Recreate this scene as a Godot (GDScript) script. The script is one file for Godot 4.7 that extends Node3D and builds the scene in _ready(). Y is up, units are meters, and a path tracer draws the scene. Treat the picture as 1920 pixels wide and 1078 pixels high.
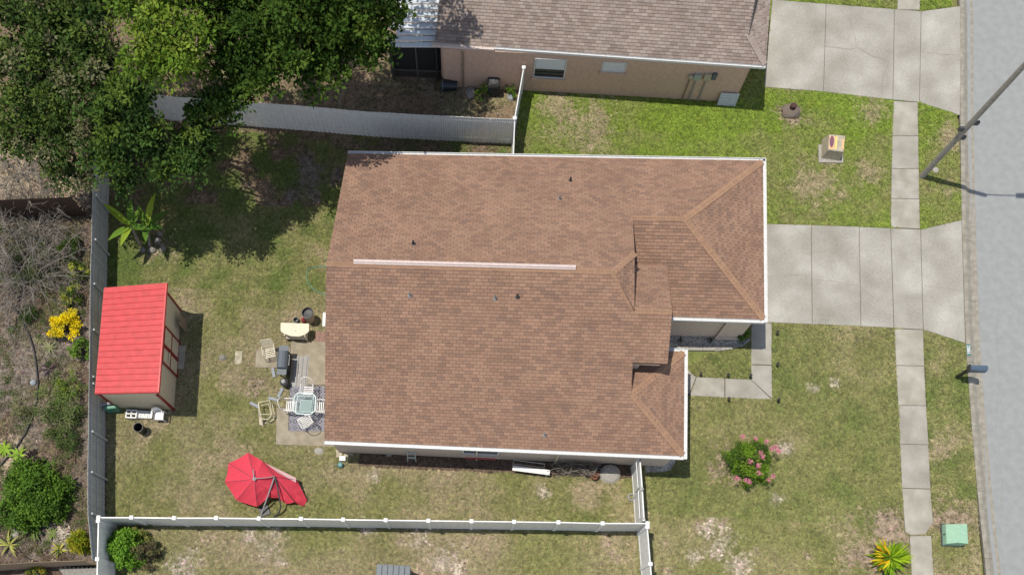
extends Node3D
# A house lot seen from a drone. World axes follow the house: x east (right), z south (down in the picture), y up, metres.

const EYE := 38.0
const FOCAL := 1550.7
const CENTRE := Vector2(773.5, 991.4)
# rows of the camera's rotation in the frame x right, y south, z down
const ROW1 := Vector3(0.9960352, -0.0618334, 0.0639563)
const ROW2 := Vector3(0.0502676, 0.9843615, 0.168836)
const ROW3 := Vector3(-0.0733958, -0.1649517, 0.983567)

var rng := RandomNumberGenerator.new()
var taken := {}
var MT := {}
var noise_w := noise(0.35, 2, 91)

# ---------------------------------------------------------------- pixels to places
func ray(px: float, py: float) -> Vector3:
	var d := ROW1 * ((px - CENTRE.x) / FOCAL) + ROW2 * ((py - CENTRE.y) / FOCAL) + ROW3
	return Vector3(d.x, -d.z, d.y)

func U(px: float, py: float, h := 0.0) -> Vector3:      # the point at height h that the photograph shows at this pixel
	var d := ray(px, py)
	var p := d * ((h - EYE) / d.y)
	return Vector3(p.x, h, p.z)

func UP(px: float, py: float, at: Vector3, n: Vector3) -> Vector3:   # the point of a wall or roof plane
	var d := ray(px, py)
	var o := Vector3(0, EYE, 0)
	return o + d * (n.dot(at - o) / n.dot(d))

func rnd(a: float, b: float) -> float:
	return rng.randf_range(a, b)

# ---------------------------------------------------------------- mesh builder
class MB:
	var v := PackedVector3Array()
	var n := PackedVector3Array()
	var c := PackedColorArray()
	var uv := PackedVector2Array()
	var col := Color.WHITE
	func tri(a: Vector3, b: Vector3, d: Vector3) -> void:
		var m := (d - a).cross(b - a).normalized()
		v.append(a); v.append(b); v.append(d)
		n.append(m); n.append(m); n.append(m)
		c.append(col); c.append(col); c.append(col)
	func tri_n(a: Vector3, b: Vector3, d: Vector3, na: Vector3, nb: Vector3, nd: Vector3) -> void:
		if (d - a).cross(b - a).dot(na + nb + nd) < 0.0:
			var t := b; b = d; d = t
			t = nb; nb = nd; nd = t
		v.append(a); v.append(b); v.append(d)
		n.append(na); n.append(nb); n.append(nd)
		c.append(col); c.append(col); c.append(col)
	func quad(a: Vector3, b: Vector3, d: Vector3, e: Vector3) -> void:   # clockwise seen from the front
		tri(a, b, d); tri(a, d, e)
	func box(at: Vector3, s: Vector3, turn := 0.0, tilt := Basis.IDENTITY, bevel := 0.0) -> void:
		var b := Basis(Vector3.UP, turn) * tilt
		var h := s * 0.5
		if bevel > 0.0:
			var q: Array = []
			for k in [[-h.y, 0.0], [-h.y + bevel, 1.0], [h.y - bevel, 1.0], [h.y, 0.0]]:
				var w: float = h.x if k[1] > 0.5 else h.x - bevel
				var d: float = h.z if k[1] > 0.5 else h.z - bevel
				q.append([at + b * Vector3(-w, k[0], -d), at + b * Vector3(w, k[0], -d), at + b * Vector3(w, k[0], d), at + b * Vector3(-w, k[0], d)])
			for r in 3:
				for i in 4:
					var j := (i + 1) % 4
					quad(q[r][j], q[r][i], q[r + 1][i], q[r + 1][j])
			quad(q[3][0], q[3][1], q[3][2], q[3][3]); quad(q[0][3], q[0][2], q[0][1], q[0][0])
			return
		var p: Array = []
		for y in [-h.y, h.y]:
			p.append(at + b * Vector3(-h.x, y, -h.z)); p.append(at + b * Vector3(h.x, y, -h.z))
			p.append(at + b * Vector3(h.x, y, h.z)); p.append(at + b * Vector3(-h.x, y, h.z))
		quad(p[4], p[5], p[6], p[7]); quad(p[3], p[2], p[1], p[0])
		for i in 4:
			var j := (i + 1) % 4
			quad(p[j], p[i], p[i + 4], p[j + 4])
	func bar(a: Vector3, b: Vector3, w: float, h: float, up := Vector3.UP) -> void:   # a beam of section w x h from a to b
		var f := (b - a).normalized()
		if absf(f.dot(up)) > 0.99:
			up = Vector3.FORWARD
		var s := f.cross(up).normalized()
		var u := s.cross(f)
		s *= w * 0.5; u *= h * 0.5
		var p := [a - s - u, a + s - u, a + s + u, a - s + u, b - s - u, b + s - u, b + s + u, b - s + u]
		quad(p[0], p[1], p[2], p[3]); quad(p[7], p[6], p[5], p[4])
		for i in 4:
			var j := (i + 1) % 4
			quad(p[j], p[i], p[i + 4], p[j + 4])
	func tube(pts: Array, r0: float, r1 := -1.0, sides := 6) -> void:
		if r1 < 0.0:
			r1 = r0
		var rings: Array = []
		var last := pts.size() - 1
		var up := Vector3(0.31, 0.77, 0.55).normalized()
		for i in pts.size():
			var f: Vector3 = (pts[mini(i + 1, last)] - pts[maxi(i - 1, 0)]).normalized()
			if absf(f.dot(up)) > 0.95:
				up = Vector3(0.77, 0.1, -0.6).normalized()
			var s := f.cross(up).normalized()
			var u := s.cross(f)
			up = u
			var r := lerpf(r0, r1, float(i) / maxf(last, 1))
			var ring: Array = []
			for k in sides:
				var a := TAU * k / sides
				var m := s * cos(a) + u * sin(a)
				ring.append([pts[i] + m * r, m])
			rings.append(ring)
		for i in last:
			for k in sides:
				var j := (k + 1) % sides
				var a: Array = rings[i][k]; var b: Array = rings[i][j]; var d: Array = rings[i + 1][j]; var e: Array = rings[i + 1][k]
				tri_n(a[0], b[0], d[0], a[1], b[1], d[1]); tri_n(a[0], d[0], e[0], a[1], d[1], e[1])
		for i in [0, last]:
			for k in range(1, sides - 1):
				tri(rings[i][0][0], rings[i][k][0], rings[i][k + 1][0])
	func lathe(at: Vector3, prof: Array, sides := 16, sx := 1.0, sz := 1.0) -> void:   # prof: [radius, height]
		for i in prof.size() - 1:
			for k in sides:
				var a := TAU * k / sides
				var b := TAU * (k + 1) / sides
				var pa := Vector3(cos(a) * sx, 0, sin(a) * sz)
				var pb := Vector3(cos(b) * sx, 0, sin(b) * sz)
				var p: Array = prof[i]; var q: Array = prof[i + 1]
				var sl := Vector2(q[1] - p[1], p[0] - q[0]).normalized()
				var na := (pa * sl.x + Vector3.UP * sl.y).normalized()
				var nb := (pb * sl.x + Vector3.UP * sl.y).normalized()
				var p0: Vector3 = at + pa * p[0] + Vector3.UP * p[1]
				var p1: Vector3 = at + pb * p[0] + Vector3.UP * p[1]
				var q0: Vector3 = at + pa * q[0] + Vector3.UP * q[1]
				var q1: Vector3 = at + pb * q[0] + Vector3.UP * q[1]
				if p[0] > 0.0001:
					tri_n(p1, p0, q0, nb, na, na)
				if q[0] > 0.0001:
					tri_n(p1, q0, q1, nb, na, nb)
	func prism(poly: PackedVector2Array, lo: Callable, hi: Callable, sides := true) -> void:   # poly in (x, z); lo, hi give the height
		var idx := Geometry2D.triangulate_polygon(poly)
		for i in range(0, idx.size(), 3):
			var q: Array = []
			for k in 3:
				q.append(poly[idx[i + k]])
			if (q[1] - q[0]).cross(q[2] - q[0]) < 0:
				q.reverse()
			tri(Vector3(q[0].x, hi.call(q[0]), q[0].y), Vector3(q[1].x, hi.call(q[1]), q[1].y), Vector3(q[2].x, hi.call(q[2]), q[2].y))
			if sides:
				tri(Vector3(q[2].x, lo.call(q[2]), q[2].y), Vector3(q[1].x, lo.call(q[1]), q[1].y), Vector3(q[0].x, lo.call(q[0]), q[0].y))
		if not sides:
			return
		var flip := Geometry2D.is_polygon_clockwise(poly)
		for i in poly.size():
			var a := poly[i]
			var b := poly[(i + 1) % poly.size()]
			if flip:
				var t := a; a = b; b = t
			quad(Vector3(b.x, lo.call(b), b.y), Vector3(a.x, lo.call(a), a.y), Vector3(a.x, hi.call(a), a.y), Vector3(b.x, hi.call(b), b.y))
	func flat_prism(poly: PackedVector2Array, y0: float, y1: float) -> void:
		prism(poly, func(_p): return y0, func(_p): return y1)
	func leaf(p: Vector3, d: Vector3, up: Vector3, l: float, w: float) -> void:
		var s := d.cross(up).normalized() * w * 0.5
		var m := p + d * l * 0.45
		tri(p, m + s, p + d * l); tri(p, p + d * l, m - s)
	func blade(a: Vector3, d: Vector3, l: float, w: float, droop: float, seg := 4, fold := 0.0) -> void:   # a long arching leaf
		var f := d.normalized()
		var s := f.cross(Vector3.UP).normalized()
		var p := a
		var pw := w * 0.25
		for i in seg:
			var t := float(i + 1) / seg
			var q := p + f * l / seg
			var qw := w * sin(PI * clampf(0.15 + 0.85 * t, 0, 1)) if i < seg - 1 else 0.003
			qw = maxf(qw, 0.003)
			var dip := Vector3.UP * fold
			tri(p - s * pw * 0.5, p - dip * pw, q - dip * qw); tri(p - s * pw * 0.5, q - dip * qw, q - s * qw * 0.5)
			tri(p - dip * pw, p + s * pw * 0.5, q + s * qw * 0.5); tri(p - dip * pw, q + s * qw * 0.5, q - dip * qw)
			p = q; pw = qw
			f = (f - Vector3.UP * droop / seg).normalized()
	func mesh(origin: Vector3) -> ArrayMesh:
		var w := PackedVector3Array(v)
		if origin != Vector3.ZERO:
			for i in w.size():
				w[i] -= origin
		var a := []
		a.resize(Mesh.ARRAY_MAX)
		a[Mesh.ARRAY_VERTEX] = w
		a[Mesh.ARRAY_NORMAL] = n
		a[Mesh.ARRAY_COLOR] = c
		if uv.size() == v.size():
			a[Mesh.ARRAY_TEX_UV] = uv
		var m := ArrayMesh.new()
		m.add_surface_from_arrays(Mesh.PRIMITIVE_TRIANGLES, a)
		return m

# ---------------------------------------------------------------- nodes
func numbered(called: String) -> String:
	var k: int = taken.get(called, 0)
	taken[called] = k + 1
	return called if k == 0 else "%s_%03d" % [called, k]

func tag(o: Node3D, label: String, category: String, group := "", kind := "") -> void:
	if label: o.set_meta("label", label)
	if category: o.set_meta("category", category)
	if group: o.set_meta("group", group)
	if kind: o.set_meta("kind", kind)

func thing(called: String, label: String, category: String, at := Vector3.ZERO, group := "") -> Node3D:
	var o := Node3D.new()
	o.name = numbered(called)
	add_child(o)
	o.position = at
	tag(o, label, category, group)
	return o

func part(to: Node3D, called: String, mb: MB, m: Material, label := "") -> MeshInstance3D:   # a mesh given in world coordinates
	var o := MeshInstance3D.new()
	o.name = called
	var org := Vector3.ZERO
	var q: Node = to
	while q is Node3D and q != self:
		org += (q as Node3D).position
		q = q.get_parent()
	o.mesh = mb.mesh(org)
	o.material_override = m
	to.add_child(o, true)
	if label: o.set_meta("label", label)
	return o

func solo(called: String, mb: MB, m: Material, at: Vector3, label: String, category: String, group := "", kind := "") -> MeshInstance3D:
	var o := MeshInstance3D.new()
	o.name = numbered(called)
	o.mesh = mb.mesh(at)
	o.material_override = m
	add_child(o)
	o.position = at
	tag(o, label, category, group, kind)
	return o

func struct(called: String, mb: MB, m: Material, to: Node3D = null) -> MeshInstance3D:
	var o := MeshInstance3D.new()
	o.name = numbered(called) if to == null else called
	o.mesh = mb.mesh(Vector3.ZERO)
	o.material_override = m
	(self if to == null else to).add_child(o, true)
	if to == null: o.set_meta("kind", "structure")
	return o

func copy(o: Node3D, at: Vector3, turn: float, label := "", group := "") -> Node3D:
	var r: Node3D = o.duplicate()
	r.name = numbered(String(o.name).rstrip("0123456789").rstrip("_"))
	add_child(r)
	r.position = at
	r.rotation.y = turn
	if label: r.set_meta("label", label)
	if group: r.set_meta("group", group)
	return r

# ---------------------------------------------------------------- materials
func noise(freq: float, oct: int, sd: int) -> FastNoiseLite:
	var f := FastNoiseLite.new()
	f.noise_type = FastNoiseLite.TYPE_SIMPLEX_SMOOTH
	f.frequency = freq
	f.fractal_octaves = oct
	f.seed = sd
	return f

func grain(sd: int, lo: float, hi: float, coarse := 0.012, fine := 0.35, mix := 0.5, tint := Color(1, 1, 1), stretch := 1.0, size := 512) -> ImageTexture:
	# patches and specks of tone: how the matter varies, from lo to hi
	var a := noise(coarse, 4, sd).get_seamless_image(size, size)
	var b := noise(fine, 3, sd + 7).get_seamless_image(size, int(size / stretch))
	var out := Image.create(size, size, false, Image.FORMAT_RGB8)
	var da := a.get_data()
	var db := b.get_data()
	var bh := int(size / stretch)
	var raw := PackedByteArray()
	raw.resize(size * size * 3)
	for y in size:
		var yb := (int(y / stretch)) % bh
		for x in size:
			var t := (da[y * size + x] * (1.0 - mix) + db[yb * size + x] * mix) / 255.0
			var g := lerpf(lo, hi, t)
			var w := 1.0 - (g - lo) / maxf(hi - lo, 0.001)
			var i := (y * size + x) * 3
			raw[i] = int(clampf(g * lerpf(1.0, tint.r, w), 0, 1) * 255)
			raw[i + 1] = int(clampf(g * lerpf(1.0, tint.g, w), 0, 1) * 255)
			raw[i + 2] = int(clampf(g * lerpf(1.0, tint.b, w), 0, 1) * 255)
	out = Image.create_from_data(size, size, false, Image.FORMAT_RGB8, raw)
	return ImageTexture.create_from_image(out)

func mat(col: Color, rough := 0.8, tex: Texture2D = null, scale := 0.5, metal := 0.0, vc := false) -> StandardMaterial3D:
	var m := StandardMaterial3D.new()
	m.albedo_color = col.linear_to_srgb()
	m.roughness = rough
	m.metallic = metal
	m.vertex_color_use_as_albedo = vc
	m.cull_mode = BaseMaterial3D.CULL_DISABLED
	if tex:
		m.albedo_texture = tex
		m.uv1_triplanar = true
		m.uv1_world_triplanar = true
		m.uv1_scale = Vector3.ONE * scale
	return m

func materials() -> void:
	var patch := grain(3, 0.66, 1.0, 0.010, 0.30, 0.45, Color(0.97, 0.95, 0.92))
	var conc := grain(11, 0.72, 1.0, 0.008, 0.20, 0.42, Color(0.98, 0.96, 0.92))
	var speck := grain(21, 0.60, 1.0, 0.02, 0.45, 0.75)
	var wood := grain(31, 0.55, 1.0, 0.02, 0.25, 0.6, Color(0.95, 0.95, 0.97), 8.0)
	var soft := grain(41, 0.86, 1.0, 0.012, 0.25, 0.4)
	var leafy := grain(51, 0.7, 1.0, 0.03, 0.3, 0.5)
	MT.patch = patch; MT.conc = conc; MT.speck = speck; MT.soft = soft
	MT.concrete = mat(Color(0.455, 0.445, 0.41), 0.9, conc, 0.22)
	MT.concrete_b = mat(Color(0.435, 0.425, 0.395), 0.9, conc, 0.31)
	MT.concrete_c = mat(Color(0.42, 0.41, 0.385), 0.9, conc, 0.17)
	MT.drive = mat(Color(0.445, 0.44, 0.415), 0.9, grain(13, 0.72, 1.0, 0.006, 0.10, 0.30, Color(0.99, 0.97, 0.94)), 0.13)
	MT.patio = mat(Color(0.40, 0.36, 0.29), 0.9, conc, 0.4)
	MT.joint = mat(Color(0.19, 0.17, 0.14), 1.0, speck, 1.0)
	MT.crack = mat(Color(0.25, 0.23, 0.20), 1.0)
	MT.asphalt = mat(Color(0.325, 0.34, 0.355), 0.92, grain(61, 0.78, 1.0, 0.012, 0.42, 0.66, Color(1, 1, 1), 1.0, 768), 0.22)
	MT.kerb = mat(Color(0.40, 0.385, 0.345), 0.92, patch, 0.5)
	MT.stucco = mat(Color(0.66, 0.56, 0.475), 0.95, soft, 0.6)
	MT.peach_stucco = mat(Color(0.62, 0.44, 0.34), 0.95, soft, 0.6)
	MT.trim = mat(Color(0.72, 0.73, 0.75), 0.45, soft, 0.8)
	MT.white = mat(Color(0.80, 0.80, 0.80), 0.4, soft, 0.9)
	MT.cream = mat(Color(0.72, 0.66, 0.52), 0.5, soft, 0.9)
	MT.vinyl = mat(Color(0.78, 0.80, 0.82), 0.4, soft, 0.5)
	MT.vinyl_grey = mat(Color(0.72, 0.73, 0.71), 0.5, soft, 0.4)
	MT.picket = mat(Color(0.79, 0.81, 0.83), 0.5, soft, 0.5)
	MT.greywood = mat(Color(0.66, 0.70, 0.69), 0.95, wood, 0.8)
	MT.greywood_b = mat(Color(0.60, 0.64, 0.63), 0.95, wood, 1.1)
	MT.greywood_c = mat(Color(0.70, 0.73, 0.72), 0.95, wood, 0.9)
	MT.darkwood = mat(Color(0.10, 0.06, 0.042), 0.95, wood, 0.8)
	MT.tanwood = mat(Color(0.42, 0.32, 0.22), 0.95, wood, 0.8)
	MT.deckwood = mat(Color(0.42, 0.40, 0.37), 0.9, wood, 0.8)
	MT.bark = mat(Color(0.13, 0.10, 0.075), 1.0, speck, 2.0)
	MT.twig = mat(Color(0.35, 0.32, 0.285), 1.0, speck, 2.0)
	MT.shingle = mat(Color(1.0, 1.0, 1.0), 0.95, speck, 1.6, 0.0, true)
	MT.deck = mat(Color(0.20, 0.125, 0.09), 0.95)
	MT.redmetal = mat(Color(0.62, 0.052, 0.064), 0.42, grain(81, 0.80, 1.0, 0.012, 0.2, 0.35, Color(1, 0.98, 0.97)), 0.35)
	MT.redtrim = mat(Color(0.20, 0.012, 0.014), 0.5)
	MT.shedwall = mat(Color(0.60, 0.535, 0.40), 0.7, soft, 0.7)
	MT.redcloth = mat(Color(0.68, 0.05, 0.09), 0.85, soft, 1.0)
	MT.redcloth.backlight_enabled = true
	MT.redcloth.backlight = Color(0.25, 0.02, 0.04)
	MT.pinkcloth = mat(Color(0.66, 0.42, 0.44), 0.9, soft, 1.0)
	MT.black = mat(Color(0.018, 0.018, 0.02), 0.5)
	MT.charcoal = mat(Color(0.055, 0.06, 0.068), 0.55, soft, 1.0)
	MT.slate = mat(Color(0.10, 0.125, 0.155), 0.5, soft, 1.0)
	MT.grey = mat(Color(0.30, 0.31, 0.32), 0.5, soft, 1.0)
	MT.steel = mat(Color(0.45, 0.46, 0.47), 0.35, null, 1.0, 0.7)
	MT.mailblue = mat(Color(0.08, 0.12, 0.18), 0.4, soft, 1.0)
	MT.transgreen = mat(Color(0.32, 0.54, 0.40), 0.55, soft, 0.8)
	MT.tanbox = mat(Color(0.58, 0.53, 0.43), 0.6, patch, 0.8)
	MT.orange = mat(Color(0.72, 0.40, 0.19), 0.7)
	MT.yellow = mat(Color(0.70, 0.52, 0.16), 0.7)
	MT.purple = mat(Color(0.16, 0.07, 0.11), 0.7)
	MT.pole = mat(Color(0.43, 0.41, 0.365), 0.85, wood, 0.5)
	MT.leaf = mat(Color(1, 1, 1), 0.65, null, 1.0, 0.0, true)
	MT.leaf.metallic_specular = 0.2
	MT.leaf.backlight_enabled = true
	MT.leaf.backlight = Color(0.13, 0.17, 0.04)
	MT.petal = mat(Color(1, 1, 1), 0.8, null, 1.0, 0.0, true)
	MT.stone = mat(Color(1, 1, 1), 0.95, null, 1.0, 0.0, true)
	MT.grass = mat(Color(1, 1, 1), 0.75, null, 1.0, 0.0, true)
	MT.rock = mat(Color(0.33, 0.31, 0.29), 0.95, speck, 1.5)
	MT.palestone = mat(Color(0.48, 0.47, 0.45), 0.9, patch, 1.2)
	MT.brick = mat(Color(0.45, 0.27, 0.23), 0.95, speck, 1.5)
	MT.terracotta = mat(Color(0.30, 0.12, 0.07), 0.9, speck, 2.0)
	MT.stump = mat(Color(0.36, 0.29, 0.25), 1.0, grain(71, 0.35, 1.0, 0.05, 0.3, 0.6), 2.2)
	MT.blueish = mat(Color(0.42, 0.47, 0.55), 0.8, patch, 1.5)
	MT.teal = mat(Color(0.10, 0.24, 0.25), 0.5)
	MT.red = mat(Color(0.33, 0.05, 0.06), 0.6)
	MT.hose = mat(Color(0.08, 0.24, 0.18), 0.5)
	MT.screen = mat(Color(0.012, 0.013, 0.014), 0.9)
	MT.bronze = mat(Color(0.045, 0.04, 0.037), 0.6)
	MT.alu = mat(Color(0.62, 0.68, 0.75), 0.45, soft, 0.7)
	MT.glass = mat(Color(0.55, 0.75, 0.75), 0.05)
	MT.glass.transparency = BaseMaterial3D.TRANSPARENCY_ALPHA
	MT.glass.albedo_color.a = 0.07
	MT.glass.metallic_specular = 0.25
	MT.pane = mat(Color(0.03, 0.035, 0.04), 0.08)
	MT.blind = mat(Color(0.62, 0.66, 0.68), 0.6)
	MT.paint_teal = mat(Color(0.05, 0.16, 0.16), 0.7)
	MT.frame_aqua = mat(Color(0.60, 0.73, 0.75), 0.4)
	MT.ladder = mat(Color(0.52, 0.57, 0.54), 0.5, soft, 1.0)
	MT.acbox = mat(Color(0.02, 0.022, 0.022), 0.6)

# ---------------------------------------------------------------- ground
const GX0 := -34.0
const GZ0 := -44.0
const GW := 66.0
const GH := 48.0
const GPW := 1386
const GPH := 1008
var gcol := PackedByteArray()      # linear colour bytes x density
var hard: Array = []               # Rect2 or polygons in (x, z) where no grass grows

func poly_px(list: Array, h := 0.0) -> PackedVector2Array:
	var out := PackedVector2Array()
	for q in list:
		var p := U(q[0], q[1], h)
		out.append(Vector2(p.x, p.z))
	return out

func line_x(a: Vector2, b: Vector2, z: float) -> float:    # x on the line a-b at z
	return lerpf(a.x, b.x, (z - a.y) / (b.y - a.y))

func make_ground() -> void:
	var n1 := noise(0.13, 3, 5)
	var n2 := noise(0.55, 3, 6)
	var n3 := noise(2.6, 2, 8)
	var n4 := noise(0.30, 2, 9)
	var n5 := noise(7.0, 2, 12)
	var spots: Array = []     # x, z, radius, kind
	for s in [[1355, 1018, 0.8, 0], [1300, 1045, 0.5, 0], [1385, 1058, 0.6, 0], [1330, 1000, 0.4, 0], [1470, 845, 0.4, 0], [1455, 935, 0.35, 0], [500, 1025, 0.8, 0], [470, 1000, 0.5, 0], [790, 1020, 0.6, 0], [830, 1045, 0.7, 0], [340, 1060, 0.7, 0], [690, 990, 0.5, 0],
			[1095, 230, 1.5, 1], [1040, 205, 1.1, 1], [1530, 345, 1.2, 1], [1630, 330, 0.7, 1], [1640, 210, 0.8, 1], [1775, 250, 0.8, 1], [1780, 360, 0.5, 1], [1370, 870, 1.0, 2], [1660, 990, 1.2, 2], [1620, 1050, 1.0, 2], [1785, 975, 1.0, 2], [1600, 1020, 1.0, 1], [1760, 840, 0.7, 1],
			[1483, 207, 0.85, 2], [1550, 303, 0.6, 1], [440, 715, 0.8, 1], [480, 720, 0.7, 2], [290, 795, 0.8, 1], [440, 850, 1.0, 1], [1100, 935, 0.8, 1], [1020, 925, 0.4, 0], [700, 895, 0.35, 0], [590, 330, 1.0, 4], [560, 350, 0.7, 4], [640, 270, 0.9, 3], [900, 280, 2.0, 3], [760, 275, 2.2, 3], [1105, 920, 0.9, 1], [1170, 1010, 1.0, 1], [700, 195, 1.6, 3], [600, 190, 1.4, 3], [250, 400, 0.6, 2], [300, 465, 0.8, 2], [620, 880, 0.5, 1], [1525, 728, 0.3, 0], [1565, 720, 0.3, 0], [1160, 1010, 0.5, 1],
			[40, 310, 1.6, 5], [20, 345, 1.6, 5], [130, 350, 1.2, 5], [20, 690, 1.8, 4], [120, 660, 1.0, 4], [100, 1010, 0.8, 0], [20, 860, 0.9, 5], [70, 1020, 0.7, 4]]:
		var p := U(s[0], s[1])
		spots.append([p.x, p.z, s[2], s[3]])
	var cells := {}          # which spots touch which 2 m cell
	for s in spots:
		var rr: float = s[2] * 1.5
		for cj in range(int((s[1] - rr - GZ0) / 2.0), int((s[1] + rr - GZ0) / 2.0) + 1):
			for ci in range(int((s[0] - rr - GX0) / 2.0), int((s[0] + rr - GX0) / 2.0) + 1):
				var key := cj * 100 + ci
				if not cells.has(key): cells[key] = []
				cells[key].append(s)
	var wf_a := Vector2(-20.0, -26.5)
	var wf_b := Vector2(-17.3, -4.0)
	gcol.resize(GPW * GPH * 4)
	var raw := PackedByteArray()
	raw.resize(GPW * GPH * 3)
	var green := Vector3(0.105, 0.150, 0.030)
	var vivid := Vector3(0.150, 0.225, 0.022)
	var olive := Vector3(0.180, 0.186, 0.066)
	var dry := Vector3(0.275, 0.238, 0.142)
	var sand := Vector3(0.39, 0.345, 0.285)
	var soil := Vector3(0.105, 0.074, 0.055)
	var litter := Vector3(0.150, 0.110, 0.072)
	var grey := Vector3(0.150, 0.125, 0.107)
	var straw := Vector3(0.30, 0.24, 0.175)
	for j in GPH:
		var z := GZ0 + (j + 0.5) * GH / GPH
		var wx := line_x(wf_a, wf_b, z)
		for i in GPW:
			var x := GX0 + (i + 0.5) * GW / GPW
			var a := n1.get_noise_2d(x, z)
			var b := n2.get_noise_2d(x, z)
			var f := n3.get_noise_2d(x, z)
			var g := n5.get_noise_2d(x, z)
			var dr := 0.5
			var bare := 0.0
			var den := 1.0
			var lush := green
			var base := soil
			if x < wx:
				dr = 0.55; bare = 0.95 + a * 0.4 + b * 0.5
				base = soil.lerp(grey, clampf(0.35 + n4.get_noise_2d(x, z) * 1.2, 0, 1))
				if z < -24.8 + b * 1.5: base = litter
			elif z > -6.2 + x * -0.035 and x < 7.5:
				dr = 0.74 + a * 0.7; bare = clampf(b * 2.2 - 0.55 + a * 0.8, 0, 0.9); base = straw
			elif x < 1.2 and z < -26.6:
				dr = 0.8; bare = clampf(0.75 + b * 1.2, 0, 1); base = litter.lerp(straw, clampf(0.4 + b, 0, 1) if x > -6.5 else 0.0)
			elif x < 8.0 and (x < 1.0 or z > -21.5):
				dr = 0.60 + a * 0.6 + b * 0.22
				if z < -18.0:
					dr = 0.30 + a * 0.5 + b * 0.5
				if z < -22.5:
					bare = clampf(0.40 + b * 1.3, 0, 1); base = litter
				if x > -12 and z > -17 and z < -11:
					dr += 0.12
			elif z < -21.5:
				dr = 0.16 + a * 0.4 + b * 0.28; lush = vivid
				if z < -27: dr -= 0.12
			elif x > 20.4:
				dr = 0.30 + a * 0.6 + b * 0.5
				if z > -9: dr += 0.35
			else:
				dr = 0.37 + a * 0.35 + b * 0.2
				if z > -7.6: dr += 0.22; bare = clampf(b * 2.0 - 0.6, 0, 0.7); base = straw
			var c := lush.lerp(olive, clampf(dr * 2.0, 0, 1))
			if dr > 0.5:
				c = olive.lerp(dry, clampf((dr - 0.5) * 2.0, 0, 1))
			if z > -10.1 and z < -9.22 + b * 0.12 and x > -5.6 and x < 7.3:
				bare = 0.92; base = soil      # bare earth along the south wall
			for s in cells.get(int((z - GZ0) / 2.0) * 100 + int((x - GX0) / 2.0), []):
				var dx: float = x - s[0]
				var dz: float = z - s[1]
				var rr: float = s[2] * 1.5
				if absf(dx) > rr or absf(dz) > rr:
					continue
				var t: float = 1.0 - sqrt(dx * dx + dz * dz) / rr + b * 0.55 + f * 0.35
				t = clampf((t + g * 0.5) * 1.8 - 0.45, 0, 1)
				if t <= 0.0:
					continue
				match int(s[3]):
					0: c = c.lerp(sand, t * 0.5); bare = maxf(bare, t * 0.55); base = sand if t > 0.25 else base
					1: c = c.lerp(dry, t * 0.85)
					2: bare = maxf(bare, t); base = straw.lerp(soil, 0.3)
					3: bare = maxf(bare, t * 0.8); base = litter
					4: bare = maxf(bare, t); base = grey
					5: bare = maxf(bare, t * 0.9); base = straw
			bare = clampf(bare * 1.6 - 0.3, 0, 1) if bare < 0.9 else 1.0
			den = 1.0 - bare
			c = c.lerp(base, bare)
			var tone := 1.0 + f * 0.18 + g * 0.34 + b * 0.10
			if bare > 0.5:
				tone += g * 0.35 + f * 0.25
			c *= tone
			var o := (j * GPW + i)
			gcol[o * 4] = int(clampf(c.x, 0, 1) * 255); gcol[o * 4 + 1] = int(clampf(c.y, 0, 1) * 255); gcol[o * 4 + 2] = int(clampf(c.z, 0, 1) * 255)
			gcol[o * 4 + 3] = maxi(1, int(clampf(den, 0, 1) * 255))
			var k := Color(c.x, c.y, c.z).linear_to_srgb()
			raw[o * 3] = int(clampf(k.r, 0, 1) * 255); raw[o * 3 + 1] = int(clampf(k.g, 0, 1) * 255); raw[o * 3 + 2] = int(clampf(k.b, 0, 1) * 255)
	var img := Image.create_from_data(GPW, GPH, false, Image.FORMAT_RGB8, raw)
	var m := StandardMaterial3D.new()
	m.albedo_texture = ImageTexture.create_from_image(img)
	m.roughness = 1.0
	var mb := MB.new()
	var xe := 22.5
	var p := [Vector3(GX0, 0, GZ0), Vector3(xe, 0, GZ0), Vector3(xe, 0, GZ0 + GH), Vector3(GX0, 0, GZ0 + GH)]
	var u1 := (xe - GX0) / GW
	mb.quad(p[0], p[1], p[2], p[3])
	for q in [Vector2(0, 0), Vector2(u1, 0), Vector2(u1, 1), Vector2(0, 0), Vector2(u1, 1), Vector2(0, 1)]:
		mb.uv.append(q)
	var far := 900.0
	mb.quad(Vector3(-far, -0.2, -far), Vector3(far, -0.2, -far), Vector3(far, -0.2, far), Vector3(-far, -0.2, far))
	for q in [Vector2(0.3, 0.6), Vector2(0.9, 0.6), Vector2(0.9, 0.9), Vector2(0.3, 0.6), Vector2(0.9, 0.9), Vector2(0.3, 0.9)]:
		mb.uv.append(q)
	struct("ground", mb, m)

func clear_hard() -> void:     # no blades where slabs, walls or gravel lie
	for h in hard:
		var lo: Vector2 = h[0]; var hi: Vector2 = h[0]
		for p in h:
			lo = lo.min(p); hi = hi.max(p)
		var i0 := maxi(0, int((lo.x - GX0) / GW * GPW)); var i1 := mini(GPW - 1, int((hi.x - GX0) / GW * GPW) + 1)
		var j0 := maxi(0, int((lo.y - GZ0) / GH * GPH)); var j1 := mini(GPH - 1, int((hi.y - GZ0) / GH * GPH) + 1)
		for j in range(j0, j1 + 1):
			for i in range(i0, i1 + 1):
				if Geometry2D.is_point_in_polygon(Vector2(GX0 + (i + 0.5) * GW / GPW, GZ0 + (j + 0.5) * GH / GPH), h):
					gcol[(j * GPW + i) * 4 + 3] = 0

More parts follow.
